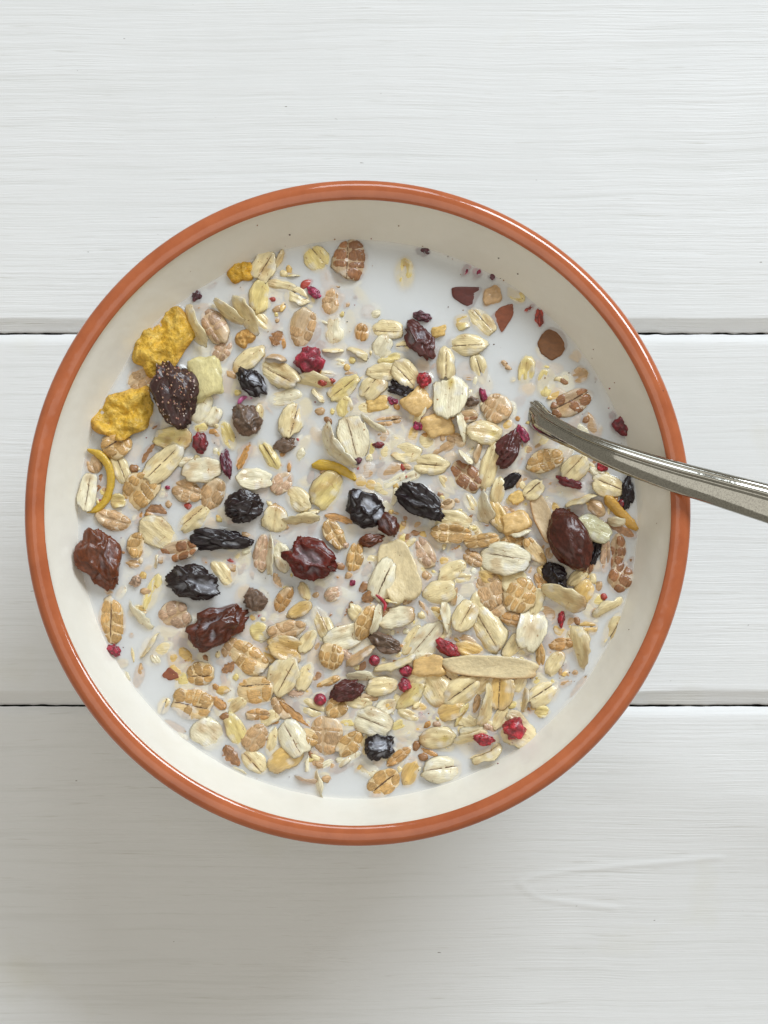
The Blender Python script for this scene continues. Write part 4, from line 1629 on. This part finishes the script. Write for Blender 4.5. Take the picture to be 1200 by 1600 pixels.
# ------------------------------------------------------------------ milk: a thin stack of milky layers, thicker means whiter
def milk_mats():
    m = bpy.data.materials.new('milk_surface')
    m.use_nodes = True
    nt = m.node_tree
    N, L = nt.nodes, nt.links
    N.clear()
    out = N.new('ShaderNodeOutputMaterial')
    d = N.new('ShaderNodeBsdfDiffuse')
    d.inputs['Color'].default_value = (0.915, 0.93, 0.94, 1)
    tr = N.new('ShaderNodeBsdfTransparent')
    mx = N.new('ShaderNodeMixShader')
    mx.inputs[0].default_value = 0.42
    L.new(tr.outputs[0], mx.inputs[1])
    L.new(d.outputs[0], mx.inputs[2])
    gl = N.new('ShaderNodeBsdfGlossy')
    gl.inputs['Roughness'].default_value = 0.05
    fr = N.new('ShaderNodeFresnel')
    fr.inputs['IOR'].default_value = 1.45
    m2 = N.new('ShaderNodeMixShader')
    gm = N.new('ShaderNodeNewGeometry')
    iv = N.new('ShaderNodeMath')
    iv.operation = 'SUBTRACT'
    iv.inputs[0].default_value = 1.0
    L.new(gm.outputs['Backfacing'], iv.inputs[1])
    mu = N.new('ShaderNodeMath')
    mu.operation = 'MULTIPLY'
    L.new(fr.outputs[0], mu.inputs[0])
    L.new(iv.outputs[0], mu.inputs[1])
    L.new(mu.outputs[0], m2.inputs[0])
    L.new(mx.outputs[0], m2.inputs[1])
    L.new(gl.outputs[0], m2.inputs[2])
    L.new(m2.outputs[0], out.inputs['Surface'])
    ms = bpy.data.materials.new('milk_depth')
    ms.use_nodes = True
    nt = ms.node_tree
    N, L = nt.nodes, nt.links
    N.clear()
    out = N.new('ShaderNodeOutputMaterial')
    d = N.new('ShaderNodeBsdfDiffuse')
    d.inputs['Color'].default_value = (0.915, 0.93, 0.945, 1)
    tr = N.new('ShaderNodeBsdfTransparent')
    mx = N.new('ShaderNodeMixShader')
    mx.inputs[0].default_value = 0.33
    L.new(tr.outputs[0], mx.inputs[1])
    L.new(d.outputs[0], mx.inputs[2])
    L.new(mx.outputs[0], out.inputs['Surface'])
    mb = mat_new('milk_body')[0]
    b = mb.node_tree.nodes['Principled BSDF']
    b.inputs['Base Color'].default_value = (0.84, 0.83, 0.78, 1)
    b.inputs['Roughness'].default_value = 0.6
    return m, ms, mb


MM = milk_mats()
RM = wall_r(-11.4) + 0.0012
st = 0.00034
g = np.arange(-RM, RM + st, st)
GX, GY = np.meshgrid(g, g)
H = np.zeros_like(GX)
rsm = np.random.RandomState(5)
for (x, y, a, b, an, h) in placed:
    rad = max(a, b) + 0.0030
    i0, i1 = np.searchsorted(g, x - rad), np.searchsorted(g, x + rad)
    j0, j1 = np.searchsorted(g, y - rad), np.searchsorted(g, y + rad)
    dx, dy = GX[j0:j1, i0:i1] - x, GY[j0:j1, i0:i1] - y
    u = (dx * math.cos(an) + dy * math.sin(an)) / a
    w = (-dx * math.sin(an) + dy * math.cos(an)) / b
    d = (np.sqrt(u * u + w * w) - 1) * min(a, b) * 1.2
    A = np.clip(0.00022 + 0.00022 * h, 0.00010, 0.00062) * rsm.uniform(.7, 1.2)
    hh = A * np.exp(-np.clip(d, 0, None) / 0.00075)
    H[j0:j1, i0:i1] = np.maximum(H[j0:j1, i0:i1], hh)
for _ in range(2):
    H[1:-1, 1:-1] = 0.4 * H[1:-1, 1:-1] + 0.15 * (H[:-2, 1:-1] + H[2:, 1:-1] + H[1:-1, :-2] + H[1:-1, 2:])
RR = np.hypot(GX, GY)
H += 0.00035 * np.exp(-np.clip(RM - 0.0012 - RR, 0, None) / 0.0014)      # clings to the glaze
H += (fbm(np.stack([GX.ravel() * 130, GY.ravel() * 130, GX.ravel() * 0], 1), 3, 2).reshape(GX.shape) - .5) * 0.00022
keep = RR <= RM
idx = -np.ones(GX.shape, int)
idx[keep] = np.arange(keep.sum())
V = np.stack([GX[keep], GY[keep], ZM + H[keep]], 1).tolist()
q = np.stack([idx[:-1, :-1], idx[:-1, 1:], idx[1:, 1:], idx[1:, :-1]], -1).reshape(-1, 4)
q = q[(q >= 0).all(1)]
F = q.tolist()
fm = [0] * len(F)
for dz, mi in ((-0.22, 1), (-0.5, 1), (-0.85, 1), (-1.25, 1), (-1.7, 1), (-2.2, 1), (-2.8, 1), (-3.5, 1), (-4.4, 2)):
    r0 = wall_r(-11.4 + dz) + 0.0010
    k0 = len(V)
    ns = 160
    V.append((0, 0, ZM + dz * 0.001))
    for k in range(ns):
        t_ = 2 * math.pi * k / ns
        V.append((math.cos(t_) * r0, math.sin(t_) * r0, ZM + dz * 0.001))
    for k in range(ns):
        F.append((k0, k0 + 1 + k, k0 + 1 + (k + 1) % ns))
        fm.append(mi)
milk = obj('milk', mesh('milk', V, F, None, mats=MM, fmat=fm))
tag(milk, 'white milk filling the bowl around and over the muesli', 'milk')

# muesli that has sunk under the surface, seen only as pale shapes
rs = np.random.RandomState(77)
P0, F0 = ico(2)
Vs, Fs, cs = [], [], []
occ = [(t[2], t[3], max(t[4], t[5]) * .5) for t in things]
n = 0
while n < 2400:
    n += 1
    px, py = rs.uniform(150, 1000), rs.uniform(400, 1240)
    near = min(math.hypot(px - x, py - y) for x, y, r in occ)
    dense = 1.0 if (px > 560 and py > 600) or py > 980 else 0.45
    if near > 36 or math.hypot((px - 560) / 420, (py - 812) / 420) > .94 or rs.rand() > dense or (px > 600 and py < 540):
        continue
    z = ZM - (rs.uniform(0.00018, 0.0008) if dense == 1.0 else rs.uniform(0.0004, 0.0012))
    p = W(px, py, z)
    a, b = rs.uniform(.0020, .0042), rs.uniform(.0014, .0024)
    c_ = COL[rs.choice(['oat', 'yellow', 'tan', 'gold', 'pale', 'brown'], p=[.2, .15, .25, .2, .05, .15])]
    ca, sa = math.cos(rs.uniform(0, 3.14)), 0
    th_ = rs.uniform(0, 3.14)
    k0 = len(Vs)
    rad = 1 + (fbm(P0 * 1.6, n, 2) - .5) * .5
    for (x, y, zz) in P0 * rad[:, None] * np.array((a, b, .0004)):
        Vs.append((p.x + x * math.cos(th_) - y * math.sin(th_), p.y + x * math.sin(th_) + y * math.cos(th_), p.z + zz + 0.05 * x))
        cs.append(c_)
    Fs += [tuple(k0 + j for j in f_) for f_ in F0]
sm = obj('sunken_muesli', mesh('sunken_muesli', Vs, Fs, M_OAT, np.array(cs)))
sm['kind'] = 'stuff'
tag(sm, 'blurred muesli bits sunk below the milk surface between the flakes', 'muesli')

# small broken bits half sunk between the flakes
Vs, Fs, cs = [], [], []
core = [t for t in things if t[2] < 900 or t[3] > 700]
core += [t for t in core if t[2] > 580 and t[3] > 640]
P2_, F2_ = ico(2)
for k in range(680):
    t = core[rs.randint(len(core))]
    an_ = rs.uniform(0, 6.283)
    dist = 0.5 * max(t[4], t[5]) + rs.uniform(-4, 16)
    px, py = t[2] + math.cos(an_) * dist, t[3] + math.sin(an_) * dist
    if math.hypot((px - 560) / 425, (py - 812) / 425) > 0.97 or (px > 620 and py < 560):
        continue
    z = ZM + rs.uniform(-0.00050, 0.00008)
    p = W(px, py, z)
    a, b = rs.uniform(.0006, .0021), rs.uniform(.0004, .0011)
    c_ = np.array(COL[rs.choice(['oat', 'pale', 'yellow', 'tan', 'gold', 'orange', 'brown', 'red'], p=[.2, .12, .13, .2, .13, .1, .09, .03])])
    th_ = rs.uniform(0, 3.14)
    k0 = len(Vs)
    rad = 1 + (fbm(P2_ * 1.8, k + 900, 2) - .5) * .9
    tl = rs.uniform(-.4, .4)
    sh = fbm(P2_ * 3, k, 2)
    for (x, y, zz), q_ in zip(P2_ * rad[:, None] * np.array((a, b, b * .45)), sh):
        Vs.append((p.x + x * math.cos(th_) - y * math.sin(th_), p.y + x * math.sin(th_) + y * math.cos(th_), p.z + zz + tl * x))
        cs.append(c_ * (0.65 + .7 * q_))
    Fs += [tuple(k0 + j for j in f_) for f_ in F2_]
fr_ = obj('muesli_fragments', mesh('muesli_fragments', Vs, Fs, M_WHEAT, np.array(cs)))
fr_['kind'] = 'stuff'
tag(fr_, 'tiny broken cereal bits half sunk in the milk between the larger flakes', 'muesli')

# bran dust: tiny dark specks floating and stuck to the glaze
Vs, Fs, cs = [], [], []
P1, F1 = ico(1)
dust = []
for k in range(190):
    t = things[rs.randint(len(things))]
    dust.append((t[2] + rs.randn() * 24, t[3] + rs.randn() * 24, rs.uniform(.00007, .00019)))
wallspots = [(452, 367), (453, 367), (580, 373), (523, 374), (700, 401), (707, 405), (782, 435), (787, 438), (809, 428), (927, 546), (930, 597), (960, 598), (623, 353), (925, 560), (945, 770), (880, 1040), (778, 1193), (402, 352)]
for k, (x, y) in enumerate(wallspots):
    dust.append((x, y, rs.uniform(.00010, .00022)))
for (px, py, r) in dust:
    p = W(px, py, ZM + 0.0003)
    rr_ = math.hypot(p.x, p.y)
    if rr_ > RM - 0.0012:                      # on the sloping wall
        for zr in np.linspace(-11.4, -3, 60):
            p = W(px, py, ZR + zr * 0.001)
            if math.hypot(p.x, p.y) <= wall_r(zr) - 0.00005:
                break
    else:
        ii, jj = np.searchsorted(g, p.x), np.searchsorted(g, p.y)
        p = W(px, py, ZM + H[min(jj, len(g) - 1), min(ii, len(g) - 1)] + 0.00004)
    k0 = len(Vs)
    c_ = [(0.10, 0.045, 0.02), (0.30, 0.13, 0.04), (0.30, 0.02, 0.04), (0.04, 0.02, 0.02)][rs.choice(4, p=[.4, .3, .15, .15])]
    st_ = rs.uniform(.6, 1.6)
    for (x, y, zz) in P1 * np.array((r * st_, r, r * .7)):
        Vs.append((p.x + x, p.y + y, p.z + zz))
        cs.append(c_)
    Fs += [tuple(k0 + j for j in f_) for f_ in F1]
du = obj('bran_dust', mesh('bran_dust', Vs, Fs, M_BRAN, np.array(cs)))
du['kind'] = 'stuff'
tag(du, 'fine dark bran specks scattered over the milk and bowl wall', 'crumbs')

# ------------------------------------------------------------------ labels: each one singles out one piece
LM = {
    (377, 421): ('the orange cornflake nugget', 'small round orange cornflake nugget at the upper left by the wall'),
    (252, 533): ('the biggest cornflake', 'biggest yellow cornflake, bubbly, against the upper left wall above the fig chunk'),
    (197, 650): ('the lower yellow cornflake', 'broad yellow cornflake left of the fig chunk, above the curved peel'),
    (276, 614): ('the seedy fig chunk', 'large dark fig chunk dotted with pale seeds, between two yellow cornflakes'),
    (322, 590): ('the banana piece', 'pale yellow-green banana piece right beside the seedy fig chunk'),
    (549, 407): ('the topmost wheat flake', 'large brown four-lobed wheat flake just under the milk at the top'),
    (730, 462): ('the four-sided nut skin', 'very dark red four-sided nut skin sunken near the upper right wall'),
    (785, 493): ('the pointed nut skin', 'pointed red-brown nut skin sunken right of the darker four-sided one'),
    (862, 537): ('the round nut skin', 'roundish brown nut skin sunken above the spoon tip'),
    (483, 563): ('the round raspberry', 'biggest round raspberry piece, glossy crimson, in the upper left half'),
    (655, 531): ('the curled plum raisin', 'curled purple-brown raisin near the top edge of the floating flakes'),
    (395, 597): ('the milk-filled raisin', 'small black raisin curled round a film of milk, right of the banana piece'),
    (387, 655): ('the grey-brown lump', 'grey-brown raisin lump coated in milk right of the banana piece, below a black raisin'),
    (703, 620): ('the heart-shaped oat', 'big pale heart-shaped oat flake with a yellow notch'),
    (652, 628): ('the diamond fruit cube', 'diamond-shaped peach fruit cube left of the heart-shaped oat'),
    (682, 665): ('the peach fruit lump', 'half-sunken peach fruit lump just below the diamond fruit cube'),
    (795, 700): ('the purple raisin', 'oval purple raisin to the left of the spoon handle'),
    (975, 668): ('the sunken red berry', 'dark red raspberry piece sunken at the right, above the spoon handle'),
    (658, 783): ('the long black raisin', 'long glossy black raisin slanting in the middle of the bowl'),
    (572, 795): ('the milky black raisin', 'crumpled black raisin holding a pool of milk near the middle'),
    (606, 819): ('the amber curl', 'small amber raisin curl touching the milky black raisin'),
    (487, 875): ('the ruby raisin', 'big ruby red glossy raisin left of the middle'),
    (383, 793): ('the spiky raisin', 'dark spiky raisin with thin black points, left of the middle'),
    (347, 843): ('the long wrinkled raisin', 'long black raisin with milk in its lengthwise wrinkles, left of the ruby raisin'),
    (306, 913): ('the crumpled dark raisin', 'crumpled dark raisin above the oval amber raisin'),
    (340, 980): ('the oval amber raisin', 'large oval amber raisin with dark folds in the lower left'),
    (154, 873): ('the leftmost raisin', 'leftmost raisin, amber and grainy, touching the left wall'),
    (155, 750): ('the curved yellow peel', 'yellow peel bent like a bow at the left wall'),
    (624, 892): ('the apple slice', 'broad pale yellow apple slice in the middle of the bowl'),
    (788, 873): ('the largest white oat', 'largest pale oat flake, left of the big smooth raisin'),
    (892, 846): ('the big smooth raisin', 'big smooth brown-red raisin below the spoon handle'),
    (868, 902): ('the short black raisin', 'short black raisin just below the big smooth raisin'),
    (767, 1042): ('the long fruit slice', 'longest pale dried fruit slice lying across the lower right'),
    (702, 1014): ('the oblong red berry', 'oblong bright red berry piece just above the long fruit slice'),
    (804, 1138): ('the lower right berry', 'bright red crumbly berry piece resting on an oat at the lower right'),
    (757, 1156): ('the small scarlet berry', 'small scarlet berry piece on oats left of the bigger crumbly berry'),
    (542, 1080): ('the pointed plum raisin', 'pointed dark plum raisin beside a round red drupelet'),
    (603, 1005): ('the grey raisin', 'greyish milk-coated raisin right below the white oat in the middle'),
    (595, 1166): ('the bottom raisin', 'bottommost raisin, black and drowned in milk'),
    (599, 1223): ('the bottom wheat flake', 'crisp brown leaf-like wheat flake floating lowest in the bowl'),
    (267, 1053): ('the red nut chip', 'small red-brown nut skin chip at the lower left'),
    (177, 1016): ('the left crimson crumb', 'crumbly crimson berry piece at the left end of a leaf-like wheat flake'),
    (813, 930): ('the veined wheat flake', 'round golden wheat flake netted with pale veins'),
    (174, 972): ('the leaf-like wheat flake', 'golden wheat flake like a leaf with dark midrib, by the left wall'),
    (968, 802): ('the orange peel strip', 'slanting orange peel strip near the right wall under the spoon'),
    (979, 766): ('the drowned black raisin', 'black raisin drowned in milk beside the right wall under the spoon'),
    (1009, 808): ('the upright brown stick', 'upright brown bran stick leaning on the right wall'),
    (398, 937): ('the red-specked lump', 'grey-brown raisin lump with a red side, right of the crumpled dark raisin'),
    (959, 986): ('the rightmost oat', 'long oat flake with dark crease nearest the lower right wall'),
    (301, 1097): ('the golden creased wheat', 'big golden wheat flake with a dark crease at the lower left'),
    (509, 1147): ('the ribbed tan wheat', 'big ribbed tan wheat flake near the bottom'),
    (892, 630): ('the sunken brown wheat', 'brown creased wheat flake half sunken above the spoon neck'),
    (850, 810): ('the grainy fruit strip', 'grainy pinkish fruit strip left of the big smooth raisin'),
    (252 + 125, 448): ('the sunken orange nugget', 'orange cornflake nugget sunken below a brighter floating one'),
    (380, 529): ('the toasted cornflake crumb', 'squarish toasted cornflake crumb with a grainy orange face'),
    (526, 702): ('the curved white oat', 'long white curved oat flake beside a broad split one'),
    (458, 1153): ('the white creased oat', 'bright white oat flake with dark crease near the bottom left'),
    (722, 1080): ('the black-creased oat', 'oat flake with a sharp black crease just under the long fruit slice'),
}
WORD = {'oat': 'oat flake', 'wheat': 'wheat flake', 'raisin': 'raisin', 'berry': 'raspberry bit', 'bran': 'bran splinter', 'corn': 'cornflake', 'fruit': 'fruit cube', 'peel': 'peel strip', 'skin': 'nut skin', 'fig': 'fig chunk', 'almond': 'fruit slice'}
CW = {'oat': 'cream', 'pale': 'pale', 'yellow': 'yellowish', 'tan': 'tan', 'gold': 'golden', 'green': 'greenish', 'brown': 'brown', 'orange': 'orange-brown', 'pink': 'pinkish', 'red': 'red', 'purple': 'purple', 'magenta': 'magenta', 'darkred': 'dark red', 'bright': 'bright red', 'raspberry': 'crimson', 'toast': 'toasted', 'dark': 'dark', 'black': 'black', 'plum': 'plum', 'grey': 'greyish', 'amber': 'amber', 'amber2': 'amber', 'peach': 'peach'}


def direction(dx, dy):
    a = math.degrees(math.atan2(-dy, dx)) % 360
    return ['right of', 'upper right of', 'above', 'upper left of', 'left of', 'lower left of', 'below', 'lower right of'][int((a + 22.5) // 45) % 8]


lms = [(k[0], k[1], v[0]) for k, v in LM.items()] + [(838, 640, 'the spoon tip')]
used = set()
pend = []
for T in things:
    ob, kd, px, py, Lp, Wp, ang, h, o = T
    key = (int(px), int(py))
    if key in LM:
        tag(ob, LM[key][1], CATS[kd], GRP[kd])
        used.add(LM[key][1])
        continue
    c = o.get('c', 'gold' if kd == 'wheat' else 'oat')
    size = 'tiny ' if max(Lp, Wp) < 19 else ('small ' if max(Lp, Wp) < 34 else '')
    shape = 'narrow ' if Wp / max(Lp, 1) < 0.40 and Lp > 20 else ''
    tail = ' with dark crease' if o.get('cr') == 2 and kd in ('oat', 'wheat') else ''
    pre = 'sunken ' if h < -0.3 else ''
    desc = (pre + size + shape + CW[c] + ' ' + WORD[kd] + tail)
    near = sorted(lms, key=lambda m: math.hypot(m[0] - px, m[1] - py))[:7]
    cands = []
    for m in near[:3]:
        d = math.hypot(m[0] - px, m[1] - py)
        dr = direction(px - m[0], py - m[1])
        if d < 75:
            dr = {'right of': 'just right of', 'left of': 'just left of', 'above': 'just above', 'below': 'just below'}.get(dr, 'close to the ' + dr)
        else:
            dr = dr if not dr[:5] in ('upper', 'lower') else 'to the ' + dr
        cands.append(f'{desc} {dr} {m[2]}')
    m0 = near[0]
    for m1 in near[1:]:
        dr = direction(px - m0[0], py - m0[1])
        dr = dr if not dr[:5] in ('upper', 'lower') else 'to the ' + dr
        cands.append(f'{desc} {dr} {m0[2]}, facing {m1[2]}')
    pend.append([T, cands])
for T, cands in pend:
    lab = next((c for c in cands if c not in used and len(c.split()) <= 16), None)
    if lab is None:
        lab = cands[0] + ', further one'
        print('DUP', lab)
    used.add(lab)
    tag(T[0], lab, CATS[T[1]], GRP[T[1]])
